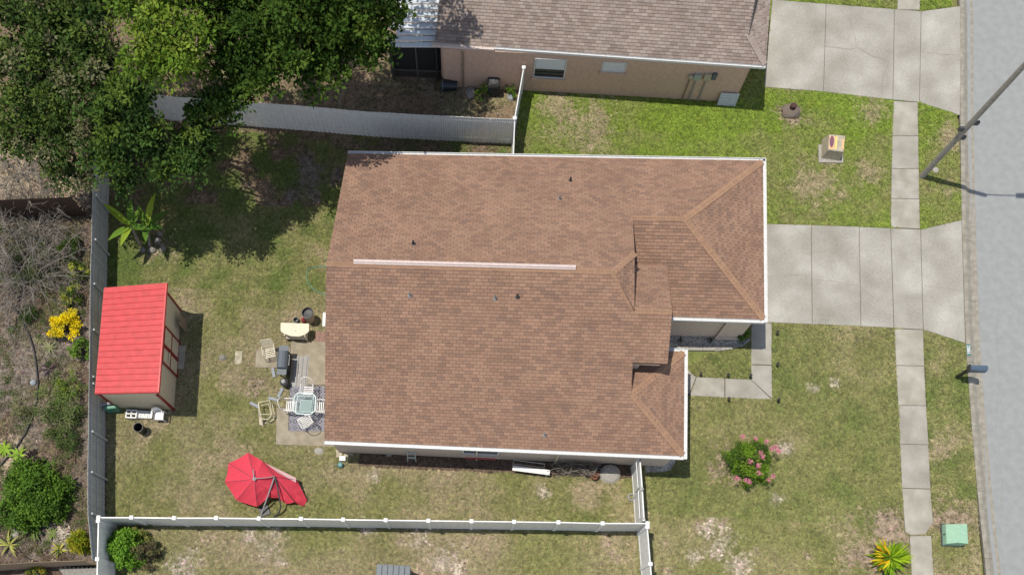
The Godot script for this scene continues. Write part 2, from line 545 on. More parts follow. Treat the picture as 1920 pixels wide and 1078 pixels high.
func make_grass(count: int) -> void:
	clear_hard()
	# a tuft: seven bent blades
	var mb := MB.new()
	for k in 7:
		var a := TAU * k / 7 + rnd(-0.3, 0.3)
		var d := Vector3(cos(a), rnd(0.5, 1.6), sin(a)).normalized()
		var r0 := Vector3(rnd(-0.03, 0.03), 0, rnd(-0.03, 0.03))
		var l := rnd(0.045, 0.075)
		var s := d.cross(Vector3.UP).normalized() * 0.011
		var m := r0 + d * l * 0.6
		var e := r0 + d * l + Vector3(cos(a), -0.2, sin(a)) * 0.02
		mb.tri(r0 - s, m - s, m + s); mb.tri(r0 - s, m + s, r0 + s); mb.tri(m - s, e, m + s)
	mb.c.fill(Color.WHITE)
	var mm := MultiMesh.new()
	mm.transform_format = MultiMesh.TRANSFORM_3D
	mm.use_colors = true
	mm.mesh = mb.mesh(Vector3.ZERO)
	var buf := PackedFloat32Array()
	buf.resize(count * 16)
	var got := 0
	var tries := 0
	while got < count and tries < count * 4:
		tries += 1
		var x := rnd(-27.5, 22.5)
		var z := rnd(-35.5, -2.6)
		var o := (int((z - GZ0) / GH * GPH) * GPW + int((x - GX0) / GW * GPW)) * 4
		var den := gcol[o + 3] / 255.0
		if den <= 0.0 or rng.randf() > den * 0.92 + 0.03:
			continue
		var t := Basis(Vector3.UP, rnd(0, TAU)).scaled(Vector3.ONE * rnd(0.7, 1.35))
		var i := got * 16
		buf[i] = t.x.x; buf[i + 1] = t.y.x; buf[i + 2] = t.z.x; buf[i + 3] = x
		buf[i + 4] = t.x.y; buf[i + 5] = t.y.y; buf[i + 6] = t.z.y; buf[i + 7] = 0.0
		buf[i + 8] = t.x.z; buf[i + 9] = t.y.z; buf[i + 10] = t.z.z; buf[i + 11] = z
		var s := rnd(0.55, 1.7)
		var dead := 1.0 if rng.randf() > 0.18 else 0.0
		buf[i + 12] = gcol[o] / 255.0 * s * lerpf(1.35, 1.0, dead); buf[i + 13] = gcol[o + 1] / 255.0 * s * lerpf(1.12, 1.0, dead); buf[i + 14] = gcol[o + 2] / 255.0 * s * lerpf(1.5, 1.0, dead); buf[i + 15] = 1.0
		got += 1
	mm.instance_count = got
	buf.resize(got * 16)
	mm.buffer = buf
	var o2 := MultiMeshInstance3D.new()
	o2.name = "grass"
	o2.multimesh = mm
	o2.material_override = MT.grass
	add_child(o2)
	tag(o2, "short patchy olive and tan lawn grass around the houses", "grass", "", "stuff")
	print("grass ", got)

func make_litter(count: int) -> void:      # fallen leaves and twigs on the bare earth
	var mb := MB.new()
	mb.leaf(Vector3(-0.04, 0.012, 0), Vector3(1, 0.12, 0).normalized(), Vector3.UP, 0.09, 0.045)
	mb.c.fill(Color.WHITE)
	var mm := MultiMesh.new()
	mm.transform_format = MultiMesh.TRANSFORM_3D
	mm.use_colors = true
	mm.mesh = mb.mesh(Vector3.ZERO)
	var xs: Array = []
	var cs: Array = []
	var tries := 0
	while xs.size() < count and tries < count * 12:
		tries += 1
		var x := rnd(-27.5, 8.0)
		var z := rnd(-35.0, -3.0)
		if x > -18.0 and z > -22.0 and rng.randf() > 0.06: continue
		if x > 1.0: continue
		var o := (int((z - GZ0) / GH * GPH) * GPW + int((x - GX0) / GW * GPW)) * 4
		if gcol[o + 3] == 0 or rng.randf() < gcol[o + 3] / 255.0 * 0.9: continue
		xs.append(Transform3D(Basis(Vector3.UP, rnd(0, TAU)) * Basis(Vector3.RIGHT, rnd(-0.5, 0.5)) * Basis.from_scale(Vector3(rnd(0.6, 1.8), 1, rnd(0.3, 1.1))), Vector3(x, rnd(0.0, 0.02), z)))
		var k: Color = [Color(0.20, 0.13, 0.08), Color(0.30, 0.22, 0.14), Color(0.12, 0.08, 0.055), Color(0.36, 0.30, 0.22), Color(0.10, 0.09, 0.05), Color(0.24, 0.12, 0.06)][rng.randi() % 6]
		cs.append(shade_of(k, 0.25))
	mm.instance_count = xs.size()
	for i in xs.size():
		mm.set_instance_transform(i, xs[i])
		mm.set_instance_color(i, cs[i])
	var o2 := MultiMeshInstance3D.new()
	o2.name = "leaf_litter"
	o2.multimesh = mm
	o2.material_override = MT.grass
	add_child(o2)
	tag(o2, "brown fallen leaves and bits scattered over the bare soil", "leaf litter", "", "stuff")

func make_weeds(count: int) -> void:       # uncounted low weeds and seedlings over the west soil bed
	var mb := MB.new()
	for i in count:
		var p := U(rnd(-10, 158), rnd(415, 1050))
		if noise_w.get_noise_2d(p.x, p.z) < 0.02: continue
		var cols := [[Color(0.10, 0.15, 0.04)], [Color(0.16, 0.18, 0.08)], [Color(0.06, 0.10, 0.03)], [Color(0.20, 0.17, 0.10)], [Color(0.11, 0.085, 0.06)]]
		leaves(mb, p + Vector3(0, 0.05, 0), Vector3(rnd(0.08, 0.28), rnd(0.05, 0.16), rnd(0.08, 0.28)), int(rnd(12, 50)), cols[rng.randi() % 5], rnd(0.05, 0.11), rnd(0.015, 0.04))
	var o := solo("soil_weeds", mb, MT.leaf, Vector3(-21, 0, -13), "low scattered weeds and seedlings over the west soil bed", "weeds", "", "stuff")
	o.set_meta("kind", "stuff")

# ---------------------------------------------------------------- concrete, road
func v2(px: float, py: float) -> Vector2:
	var p := U(px, py)
	return Vector2(p.x, p.z)

func shrink(q: PackedVector2Array, d: float) -> PackedVector2Array:
	var r := Geometry2D.offset_polygon(q, -d)
	return r[0] if r.size() else q

func slabs(called: String, quads: Array, top := 0.035, gap := 0.010) -> MeshInstance3D:
	# quads: polygons in (x, z); each becomes a slab, over a dirt bed that shows in the joints
	var bed := MB.new()
	for q in quads:
		var big := Geometry2D.offset_polygon(q, 0.01)
		bed.flat_prism(big[0], -0.02, top - 0.024)
		hard.append(Geometry2D.offset_polygon(q, 0.012)[0])
	var o := struct(called, bed, MT.joint)
	for i in quads.size():
		var mb := MB.new()
		var q := shrink(quads[i], gap)
		var inner := shrink(q, 0.008)
		var lift := rnd(-0.003, 0.003)
		mb.flat_prism(q, -0.01, top - 0.008 + lift)
		if inner.size() == q.size():
			mb.flat_prism(inner, top - 0.02, top + lift)
		part(o, "slab", mb, [MT.concrete, MT.concrete_b, MT.concrete_c][rng.randi() % 3])
	return o

func crack(o: Node3D, pts: Array, y: float, w := 0.014) -> void:
	var mb := MB.new()
	for i in pts.size() - 1:
		var a := U(pts[i][0], pts[i][1], y)
		var b := U(pts[i + 1][0], pts[i + 1][1], y)
		var n := maxi(2, int(a.distance_to(b) / 0.12))
		var p := a
		for k in n:
			var q := a.lerp(b, float(k + 1) / n)
			if k < n - 1: q += Vector3(rnd(-0.03, 0.03), 0, rnd(-0.03, 0.03))
			var s := (q - p).cross(Vector3.UP).normalized() * w * rnd(0.25, 0.8)
			mb.quad(p - s, q - s, q + s, p + s)
			p = q
	part(o, "crack", mb, MT.crack)

func quad_px(a: Array, b: Array, c: Array, d: Array) -> PackedVector2Array:
	return poly_px([a, b, c, d])

func hardscape() -> void:
	# our driveway
	var top := [[1400, 419], [1521, 422.5], [1611, 425.5], [1670, 428.5], [1726, 431], [1803, 413]]
	var bot := [[1400, 603], [1523, 608.5], [1614, 612], [1676, 615.5], [1731, 618.5], [1810, 644]]
	var qs: Array = []
	for i in 5:
		qs.append(quad_px(top[i], top[i + 1], bot[i + 1], bot[i]))
	var d := slabs("driveway", qs)
	for c in d.get_children(): (c as MeshInstance3D).material_override = MT.drive
	crack(d, [[1437, 519], [1480, 515], [1520, 516]], 0.04)
	crack(d, [[1525, 524], [1570, 528], [1612, 537], [1640, 560]], 0.04)
	crack(d, [[1612, 440], [1608, 500], [1616, 555], [1614, 605]], 0.04)
	crack(d, [[1735, 536], [1770, 540], [1805, 546]], 0.04)
	# the neighbour's driveway
	top = [[1437, -40], [1549, -20], [1677, 18], [1727, 22], [1803, 12]]
	bot = [[1432, 164], [1544, 173], [1674, 188], [1724, 193], [1800, 217]]
	top[0] = [1448, 0]; top[1] = [1549, 8]
	qs = []
	for i in 4:
		qs.append(quad_px(top[i], top[i + 1], bot[i + 1], bot[i]))
	var nd := slabs("neighbour_driveway", qs)
	for c in nd.get_children(): (c as MeshInstance3D).material_override = MT.drive
	crack(nd, [[1547, 86], [1594, 93], [1608, 90], [1630, 102], [1667, 117], [1655, 150], [1653, 180]], 0.04, 0.03)
	crack(nd, [[1608, 90], [1600, 55], [1590, 30]], 0.04, 0.015)
	crack(nd, [[1680, 90], [1692, 87], [1723, 93]], 0.04, 0.02)
	crack(nd, [[1730, 97], [1770, 103], [1795, 102]], 0.04, 0.02)
	# sidewalk
	var L := [[1684, -30], [1682, 19]]
	var R := [[1726, -30], [1725, 20]]
	qs = [quad_px(L[0], R[0], R[1], L[1])]
	L = [[1675.5, 190], [1673, 255], [1671.5, 317], [1670.5, 373], [1670, 427]]
	R = [[1721, 193], [1722, 256], [1723, 317], [1724, 374], [1725, 430]]
	for i in 4: qs.append(quad_px(L[i], R[i], R[i + 1], L[i + 1]))
	L = [[1677, 617], [1679.5, 685.5], [1684, 760], [1687, 832.5], [1691, 915], [1697, 998]]
	R = [[1731, 619], [1733, 686.5], [1737, 761], [1741, 834], [1745, 916.5], [1749, 975]]
	for i in 4: qs.append(quad_px(L[i], R[i], R[i + 1], L[i + 1]))
	qs.append(poly_px([[1691, 915.5], [1745, 917], [1749.5, 980], [1735, 1002], [1706, 1003], [1697, 997]]))
	qs.append(poly_px([[1705, 1005], [1746, 1004], [1751, 1080], [1754, 1140], [1711, 1140], [1709, 1080]]))
	slabs("sidewalk", qs)
	# front path
	qs = [poly_px([[1408, 606], [1447, 606], [1447, 684.5], [1408, 683.5]]), poly_px([[1408, 684.5], [1447, 685.5], [1448, 748.5], [1408, 712]]),
		poly_px([[1359.5, 709.5], [1407.5, 711.5], [1447.5, 749.5], [1359.5, 746]]), poly_px([[1306, 707], [1358.5, 709], [1358.5, 746], [1293, 742]]), poly_px([[1260, 660], [1283, 686], [1305, 707], [1292, 741], [1260, 735]])]
	slabs("front_path", qs)
	# patio
	qs = [poly_px([[545, 640], [680, 640], [680, 722], [543, 722]]), poly_px([[543, 722.5], [680, 722.5], [680, 806], [542, 806]]), poly_px([[518, 765], [542, 765], [541, 806], [680, 806.5], [680, 840], [517, 834]]),
		poly_px([[480, 656], [544, 650], [543, 690], [478, 690]])]
	var pt := slabs("patio", qs, 0.05)
	for c in pt.get_children():
		(c as MeshInstance3D).material_override = MT.patio
	# road and kerb
	var mb := MB.new()
	mb.quad(Vector3(23.0, -0.10, -60), Vector3(34, -0.10, -60), Vector3(34, -0.10, 16), Vector3(23.0, -0.10, 16))
	var road := struct("road", mb, MT.asphalt)
	crack(road, [[1880, 545], [1868, 610], [1875, 700], [1869, 800], [1880, 900], [1876, 1000]], -0.096, 0.012)
	crack(road, [[1862, 60], [1866, 130], [1860, 200], [1868, 290]], -0.096, 0.010)
	crack(road, [[1836, 640], [1858, 637], [1900, 632]], -0.096, 0.010)
	var kz := [[-60.0, 22.9], [-34.0, 22.9], [-28.2, 22.64], [-22.56, 22.45], [-16.38, 22.35], [-12.65, 22.42], [-8.68, 22.55], [-5.72, 22.72], [16.0, 23.4]]
	var prof := [[0.0, -0.1], [0.0, 0.045], [0.14, 0.045], [0.20, 0.03], [0.42, -0.10], [0.52, -0.105], [0.70, -0.088], [0.72, -0.12]]
	var kerb := Node3D.new()
	kerb.name = "kerb"
	add_child(kerb)
	kerb.set_meta("kind", "structure")
	var z := -46.0
	while z < 6.0:
		mb = MB.new()
		var z2 := z + 3.05
		for k in prof.size() - 1:
			var p: Array = prof[k]; var q: Array = prof[k + 1]
			for st in 2:
				var za := lerpf(z + 0.006, z2 - 0.006, st * 0.5)
				var zb := lerpf(z + 0.006, z2 - 0.006, st * 0.5 + 0.5)
				var xa := kx(kz, za); var xb := kx(kz, zb)
				mb.quad(Vector3(xa + p[0], p[1], za), Vector3(xa + q[0], q[1], za), Vector3(xb + q[0], q[1], zb), Vector3(xb + p[0], p[1], zb))
		part(kerb, "kerb_segment", mb, MT.kerb)
		z = z2
	var pl := PackedVector2Array()
	for q in kz: pl.append(Vector2(q[1] - 0.03, q[0]))
	pl.append(Vector2(30, 16)); pl.append(Vector2(30, -60))
	hard.append(pl)
	# earth under the kerb's back, so the verge meets it
	# painted house number on the kerb
	var num := thing("kerb_number_plate", "teal house number plate with white digits on the kerb top", "number plate", U(1816, 656, 0.05))
	var x0 := U(1817, 656, 0.05)
	mb = MB.new()
	mb.box(Vector3(22.45, 0.051, x0.z), Vector3(0.17, 0.008, 0.56))
	part(num, "plate", mb, MT.paint_teal)
	var tm := TextMesh.new()
	var sf := SystemFont.new()
	sf.font_names = PackedStringArray(["Droid Sans"])
	sf.font_weight = 700
	tm.font = sf
	tm.text = "1882"
	tm.font_size = 32
	tm.pixel_size = 0.0062
	tm.depth = 0.004
	var to := MeshInstance3D.new()
	to.name = "digits"
	to.mesh = tm
	to.material_override = MT.white
	num.add_child(to)
	to.basis = Basis(Vector3(0, 0, -1), Vector3(-1, 0, 0), Vector3(0, 1, 0))
	to.position = Vector3(22.45, 0.059, x0.z) - num.position

func kx(kz: Array, z: float) -> float:
	for i in kz.size() - 1:
		if z <= kz[i + 1][0]:
			return lerpf(kz[i][1], kz[i + 1][1], (z - kz[i][0]) / (kz[i + 1][0] - kz[i][0]))
	return kz[-1][1]

# ---------------------------------------------------------------- shingled roofs
func roof_plane(roof: Node3D, deck: MB, poly: PackedVector2Array, at: Vector3, down: Vector2, slope: float, tones: Array, singles: int, meshes: Dictionary, tab := 0.30, expo := 0.143, pick := Vector2(0, -10)) -> void:
	# at: a point of the plane; down: unit vector downhill; heights fall by slope per metre
	var H := func(q: Vector2) -> float: return at.y - slope * (q - Vector2(at.x, at.z)).dot(down)
	deck.prism(poly, func(q): return H.call(q) - 0.14, func(q): return H.call(q) - 0.006)
	var side := Vector2(-down.y, down.x)
	var o := Vector2(at.x, at.z)
	var e := expo / sqrt(1.0 + slope * slope)
	var lo := Vector2(1e9, 1e9); var hi := -lo
	for q in poly:
		var l := Vector2((q - o).dot(side), (q - o).dot(down))
		lo = lo.min(l); hi = hi.max(l)
	var stain := noise(0.45, 4, 77)       # blotches of wear and algae on the granules
	var all := MB.new()
	var cand: Array = []
	var j0 := 0
	var rows := int(ceil((hi.y - lo.y) / e)) + 1
	for j in rows:
		var v1 := hi.y - j * e          # butt edge, downhill
		var v0 := v1 - e
		var u := lo.x - tab - fmod((j % 2) * 0.5 + rnd(-0.12, 0.12) + 1.0, 1.0) * tab
		while u < hi.x:
			var gap := 0.009
			var c := [o + side * (u + gap) + down * v0, o + side * (u + tab - gap) + down * v0, o + side * (u + tab - gap) + down * v1, o + side * (u + gap) + down * v1]
			var inn := 0
			for q in c:
				if Geometry2D.is_point_in_polygon(q, poly): inn += 1
			var wear := 1.0 + 0.16 * stain.get_noise_2dv(c[0])
			var tone: Color = tones[mini(int(pow(rng.randf(), 1.1) * tones.size()), tones.size() - 1)]
			if inn == 4:
				cand.append([c, tone, u, v1, wear])
			else:
				var cut := Geometry2D.intersect_polygons(PackedVector2Array(c), poly)
				for q in cut:
					if q.size() < 3: continue
					all.col = Color(tone.r * wear, tone.g * wear, tone.b * wear)
					all.prism(q, func(w): return H.call(w) - 0.01, func(w): return H.call(w) + 0.002 + 0.028 * ((w - o).dot(down) - v0) / e)
			u += tab
	# the tabs nearest to the camera become pieces of their own
	if singles > 0:
		cand.sort_custom(func(a, b): return ((a[0][0] as Vector2) - pick).length_squared() < ((b[0][0] as Vector2) - pick).length_squared())
	for i in cand.size():
		var c: Array = cand[i][0]
		var p: Array = []
		for k in 4:
			var t := 0.0 if k < 2 else 1.0
			p.append(Vector3(c[k].x, H.call(c[k]) + 0.002 + 0.028 * t, c[k].y))
		if i < singles:
			var key: Color = cand[i][1]
			var mid: Vector3 = (p[0] + p[1] + p[2] + p[3]) * 0.25
			if not meshes.has(key):
				var mb := MB.new()
				mb.col = key
				tab_shape(mb, p)
				meshes[key] = mb.mesh(mid)
			var s := MeshInstance3D.new()
			s.name = "shingle"
			s.mesh = meshes[key]
			s.material_override = MT.shingle
			roof.add_child(s, true)
			s.position = mid - (roof.get_parent() as Node3D).position - roof.position
		else:
			var k: Color = cand[i][1]; var w: float = cand[i][4]
			all.col = Color(k.r * w, k.g * w, k.b * w)
			tab_shape(all, p)
	var st := part(roof, "shingles", all, MT.shingle)
	st.set_meta("kind", "stuff")

func tab_shape(mb: MB, p: Array) -> void:
	var dn := Vector3(0, -0.031, 0)
	mb.quad(p[0], p[1], p[2], p[3]) if (p[2] - p[0]).cross(p[1] - p[0]).y > 0 else mb.quad(p[3], p[2], p[1], p[0])
	mb.quad(p[3], p[2], p[2] + dn, p[3] + dn)
	mb.quad(p[2], p[1], p[1] + dn, p[2] + dn)
	mb.quad(p[0], p[3], p[3] + dn, p[0] + dn)

func ridge_caps(roof: Node3D, a: Vector3, b: Vector3, na: Vector3, nb: Vector3, tones: Array) -> void:
	# overlapping bent caps from a up to b; na, nb: downhill directions of the two sides
	var n := maxi(2, int(a.distance_to(b) / 0.14))
	var mb := MB.new()
	var f := (b - a).normalized()
	var up := Vector3.UP * 0.012
	for i in n:
		mb.col = tones[rng.randi() % tones.size()]
		var p := a.lerp(b, float(i) / n) + up * 2.0
		var q := a.lerp(b, minf(1.0, (i + 1.25) / n)) + up * 1.0
		var w := 0.15
		mb.quad(p + na * w, q + na * w, q, p); mb.quad(p, q, q + nb * w, p + nb * w)
		mb.quad(p + na * w, p, p - up, p + na * w - up); mb.quad(p, p + nb * w, p + nb * w - up, p - up)
	part(roof, "ridge_cap", mb, MT.shingle)

func gutter(house: Node3D, a: Vector3, b: Vector3, out: Vector3, m: Material, w := 0.15) -> void:
	var mb := MB.new()
	var h := 0.11
	var d := Vector3.DOWN
	mb.bar(a + out * 0.006 + d * h * 0.5, b + out * 0.006 + d * h * 0.5, 0.008, h)
	mb.bar(a + out * w * 0.5 + d * 0.05, b + out * w * 0.5 + d * 0.05, w, 0.006)
	mb.bar(a + out * w + d * h * 0.5, b + out * w + d * h * 0.5, 0.008, h)
	mb.bar(a + out * (w - 0.012) + d * 0.002, b + out * (w - 0.012) + d * 0.002, 0.028, 0.012)
	for e in [a, b]:
		mb.bar(e + d * h * 0.5, e + out * w + d * h * 0.5, 0.008, h)
	part(house, "gutter", mb, m)

func vent_pipe(roof: Node3D, at: Vector3, dark: bool, label := "") -> void:
	var mb := MB.new()
	mb.lathe(at + Vector3(0, -0.05, 0), [[0.045, 0.0], [0.045, 0.30], [0.034, 0.30], [0.034, 0.15], [0.0, 0.15]], 12)
	mb.lathe(at + Vector3(0, -0.03, 0), [[0.10, 0.0], [0.09, 0.05], [0.05, 0.10]], 12)
	part(roof, "vent_pipe", mb, MT.charcoal if dark else MT.grey)

func main_house() -> void:
	var X0 := -6.857; var Z0 := -23.864; var X1 := 12.383; var Z1 := -9.749
	var k := 0.39433; var e := 2.5
	var house := thing("house", "beige house with brown shingle roof between the vinyl fence and the driveway", "house", Vector3(0, 0, -16.5))
	hard.append(PackedVector2Array([Vector2(-6.7, -23.7), Vector2(12.2, -23.7), Vector2(12.2, -16.3), Vector2(8.7, -14.3), Vector2(8.75, -9.9), Vector2(-6.7, -9.9)]))
	# walls
	var foot := PackedVector2Array([Vector2(-6.6, -23.6), Vector2(12.1, -23.6), Vector2(12.1, -16.42), Vector2(6.35, -16.42), Vector2(6.35, -14.25), Vector2(8.66, -14.25), Vector2(8.66, -10.0), Vector2(-6.6, -10.0)])
	var mb := MB.new()
	for i in foot.size():
		var a := foot[i]; var b := foot[(i + 1) % foot.size()]
		mb.bar(Vector3(a.x, 1.2, a.y), Vector3(b.x, 1.2, b.y), 0.2, 2.4)
	# west gable, upper walls over the garage and the porch gable
	var yz := func(list: Array, x: float, t: float) -> void:
		var pl := PackedVector2Array()
		for q in list: pl.append(Vector2(q[0], q[1]))
		var idx := Geometry2D.triangulate_polygon(pl)
		for i in range(0, idx.size(), 3):
			for s in [-t, t]:
				mb.tri(Vector3(x + s, pl[idx[i]].y, pl[idx[i]].x), Vector3(x + s, pl[idx[i + 1]].y, pl[idx[i + 1]].x), Vector3(x + s, pl[idx[i + 2]].y, pl[idx[i + 2]].x))
	yz.call([[-23.5, 2.4], [-16.806, 5.04], [-10.1, 2.4]], -6.6, 0.1)
	yz.call([[-20.6, 2.5], [-19.9, 3.85], [-17.87, 4.66], [-15.31, 4.55], [-13.45, 3.75], [-13.45, 2.5]], 6.08, 0.06)
	yz.call([[-17.8, 3.15], [-17.8, 3.58], [-15.35, 4.54], [-13.5, 3.80], [-13.5, 3.45], [-15.35, 3.3]], 7.68, 0.06)
	part(house, "wall", mb, MT.stucco)
	# corner pilaster by the garage
	mb = MB.new()
	mb.box(Vector3(11.45, 1.2, -16.30), Vector3(0.95, 2.36, 0.06))
	mb.box(Vector3(11.45, 0.12, -16.26), Vector3(1.05, 0.24, 0.14))
	mb.box(Vector3(10.99, 1.2, -16.25), Vector3(0.08, 2.36, 0.06))
	part(house, "pilaster", mb, MT.stucco)
	# porch floor and beam
	mb = MB.new()
	mb.box(Vector3(7.4, 0.02, -15.3), Vector3(1.9, 0.1, 2.0))
	part(house, "porch_floor", mb, MT.concrete_c)
	mb = MB.new()
	mb.box(Vector3(6.95, 3.58, -13.52), Vector3(1.4, 0.3, 0.12))
	mb.box(Vector3(6.5, 3.0, -13.52), Vector3(0.6, 1.0, 0.1))
	part(house, "porch_beam", mb, MT.stucco)
	# front door, garage door
	mb = MB.new()
	mb.box(Vector3(6.48, 1.05, -15.3), Vector3(0.06, 2.05, 0.95))
	var fd := part(house, "front_door", mb, MT.white)
	mb = MB.new()
	mb.box(Vector3(6.53, 1.0, -15.65), Vector3(0.05, 0.12, 0.04))
	part(fd, "handle", mb, MT.steel)
	var gd := MB.new()
	gd.box(Vector3(12.2, 1.08, -19.9), Vector3(0.05, 2.14, 4.9))
	var gdo := part(house, "garage_door", gd, MT.white)
	for i in 4:
		mb = MB.new()
		mb.box(Vector3(12.235, 0.28 + i * 0.53, -19.9), Vector3(0.04, 0.5, 4.86), 0, Basis.IDENTITY, 0.01)
		part(gdo, "panel", mb, MT.white)
	# south windows
	var wz := -9.9
	for w in [[0.15, 1.62]]:
		mb = MB.new()
		for s in [-1, 1]:
			mb.box(Vector3(w[0] + s * w[1] * 0.5, 1.5, wz + 0.03), Vector3(0.07, 1.1, 0.08))
			mb.box(Vector3(w[0], 1.5 + s * 0.55, wz + 0.03), Vector3(w[1] + 0.07, 0.07, 0.08))
		mb.box(Vector3(w[0], 1.5, wz + 0.02), Vector3(w[1], 0.05, 0.05))
		var win := part(house, "window", mb, MT.white)
		mb = MB.new()
		mb.box(Vector3(w[0], 1.5, wz + 0.006), Vector3(w[1] - 0.06, 1.04, 0.02))
		part(win, "pane", mb, MT.pane)
		mb = MB.new()
		mb.box(Vector3(w[0], 0.90, wz + 0.09), Vector3(w[1] + 0.15, 0.08, 0.2))
		part(win, "sill", mb, MT.stucco)
	mb = MB.new()
	mb.box(Vector3(0.15, 0.55, wz + 0.10), Vector3(1.4, 0.16, 0.16), 0, Basis.IDENTITY, 0.02)
	part(house, "flower_box", mb, MT.red, "dark red empty flower box under the south window")
	# roof
	var tones := [Color(0.394, 0.239, 0.172), Color(0.370, 0.226, 0.162), Color(0.413, 0.252, 0.182), Color(0.351, 0.214, 0.155), Color(0.389, 0.244, 0.181), Color(0.427, 0.262, 0.187), Color(0.328, 0.202, 0.150), Color(0.304, 0.190, 0.145)]
	var capt := [Color(0.47, 0.285, 0.185), Color(0.445, 0.27, 0.175), Color(0.495, 0.30, 0.195)]
	var deck := MB.new()
	var roof := Node3D.new()
	roof.name = "roof"
	house.add_child(roof)
	var shapes := {}
	var hr := e + k * (Z1 - Z0) * 0.5
	var zr := (Z0 + Z1) * 0.5
	var P := func(list: Array) -> PackedVector2Array:
		var r := PackedVector2Array()
		for q in list: r.append(Vector2(q[0], q[1]))
		return r
	var south := Vector2(0, 1); var north := Vector2(0, -1); var east := Vector2(1, 0)
	roof_plane(roof, deck, P.call([[X0, zr], [5.28, zr], [6.26, -15.35], [7.85, -15.35], [7.87, -13.37], [6.40, -13.37], [6.46, -12.18], [8.922, Z1], [X0, Z1]]), Vector3(0, e, Z1), south, k, tones, 300, shapes, 0.30, 0.143, Vector2(0, -10))
	roof_plane(roof, deck, P.call([[X0, Z0], [X1, Z0], [8.521, -20.0], [6.27, -20.0], [6.22, -17.87], [5.28, zr], [X0, zr]]), Vector3(0, e, Z0), north, k, tones, 0, shapes, 0.30, 0.143, Vector2.ZERO)
	roof_plane(roof, deck, P.call([[5.28, zr], [6.22, -17.87], [6.26, -15.35]]), Vector3(5.28, hr, zr), east, 0.46, tones, 0, shapes, 0.30, 0.143, Vector2.ZERO)
	roof_plane(roof, deck, P.call([[X1, Z0], [X1, -16.14], [8.521, -20.0]]), Vector3(X1, e, -20), east, k, tones, 0, shapes, 0.30, 0.143, Vector2.ZERO)
	roof_plane(roof, deck, P.call([[8.521, -20.0], [X1, -16.14], [6.1, -16.14], [6.1, -20.0]]), Vector3(9, e, -16.14), south, k, tones, 0, shapes, 0.30, 0.143, Vector2.ZERO)
	roof_plane(roof, deck, P.call([[6.3, -15.35], [7.85, -15.35], [7.85, -17.95], [6.3, -17.95]]), Vector3(7, 4.708, -15.35), north, k, tones, 0, shapes, 0.30, 0.143, Vector2.ZERO)
	roof_plane(roof, deck, P.call([[8.922, -14.518], [8.922, Z1], [6.54, -12.13]]), Vector3(8.922, e, -12), east, k, tones, 0, shapes, 0.30, 0.143, Vector2.ZERO)
	roof_plane(roof, deck, P.call([[6.2, -14.518], [8.922, -14.518], [6.54, -12.13], [6.2, -12.13]]), Vector3(7, e, -14.518), north, k, tones, 0, shapes, 0.30, 0.143, Vector2.ZERO)
	part(roof, "roof_deck", deck, MT.deck)
	var ds := Vector3(0, -k, 1).normalized(); var dn := Vector3(0, -k, -1).normalized(); var de := Vector3(1, -k, 0).normalized()
	var gp := Vector3(8.521, e + k * 3.862, -20.002)
	ridge_caps(roof, Vector3(-6.85, hr, zr), Vector3(5.3, hr, zr), dn, ds, capt)
	ridge_caps(roof, Vector3(6.24, 4.86, -17.88), Vector3(5.28, hr, zr), (dn + Vector3(-0.6, 0, 0)).normalized(), (de + Vector3(0, 0, 0.4)).normalized(), capt)
	ridge_caps(roof, Vector3(6.28, 4.70, -15.36), Vector3(5.28, hr, zr), (ds + Vector3(-0.6, 0, 0)).normalized(), (de + Vector3(0, 0, -0.4)).normalized(), capt)
	ridge_caps(roof, Vector3(6.28, gp.y, gp.z), gp, dn, ds, capt)
	ridge_caps(roof, Vector3(X1 - 0.05, e + 0.02, Z0 + 0.05), gp, Vector3(-0.68, -0.12, -0.72), Vector3(0.72, -0.12, 0.68), capt)
	ridge_caps(roof, Vector3(X1 - 0.05, e + 0.02, -16.19), gp, Vector3(-0.68, -0.12, 0.72), Vector3(0.72, -0.12, -0.68), capt)
	ridge_caps(roof, Vector3(7.84, 4.708, -15.35), Vector3(6.3, 4.708, -15.35), dn, ds, capt)
	var wp := Vector3(6.5, e + k * 2.385, -12.13)
	ridge_caps(roof, Vector3(8.88, e + 0.02, -9.80), wp, Vector3(-0.68, -0.12, 0.72), Vector3(0.72, -0.12, -0.68), capt)
	ridge_caps(roof, Vector3(8.88, e + 0.02, -14.47), wp, Vector3(-0.68, -0.12, -0.72), Vector3(0.72, -0.12, 0.68), capt)
	# ridge vent: a long pale metal cap
	mb = MB.new()
	var ra := Vector3(-5.68, hr + 0.075, zr - 0.13); var rb := Vector3(3.72, hr + 0.075, zr - 0.13)
	mb.bar(ra, rb, 0.12, 0.05)
	mb.bar(ra + Vector3(0, -0.03, 0.10), rb + Vector3(0, -0.03, 0.10), 0.06, 0.04)
	part(roof, "ridge_vent", mb, mat(Color(0.60, 0.50, 0.49), 0.4, MT.soft, 0.6), "long pale metal ridge vent")
	var NH := func(x: float, z: float) -> Vector3: return Vector3(x, e + k * (z - Z0), z)
	var SH := func(x: float, z: float) -> Vector3: return Vector3(x, e + k * (Z1 - z), z)
	vent_pipe(roof, NH.call(-3.22, -18.1), true)
	vent_pipe(roof, NH.call(3.6, -22.28), true)
	vent_pipe(roof, NH.call(3.1, -21.08), false)
	vent_pipe(roof, SH.call(-3.22, -15.68), false)
	vent_pipe(roof, SH.call(0.42, -15.66), false)
	vent_pipe(roof, SH.call(1.36, -15.74), true)
	vent_pipe(roof, SH.call(2.89, -10.36), false)
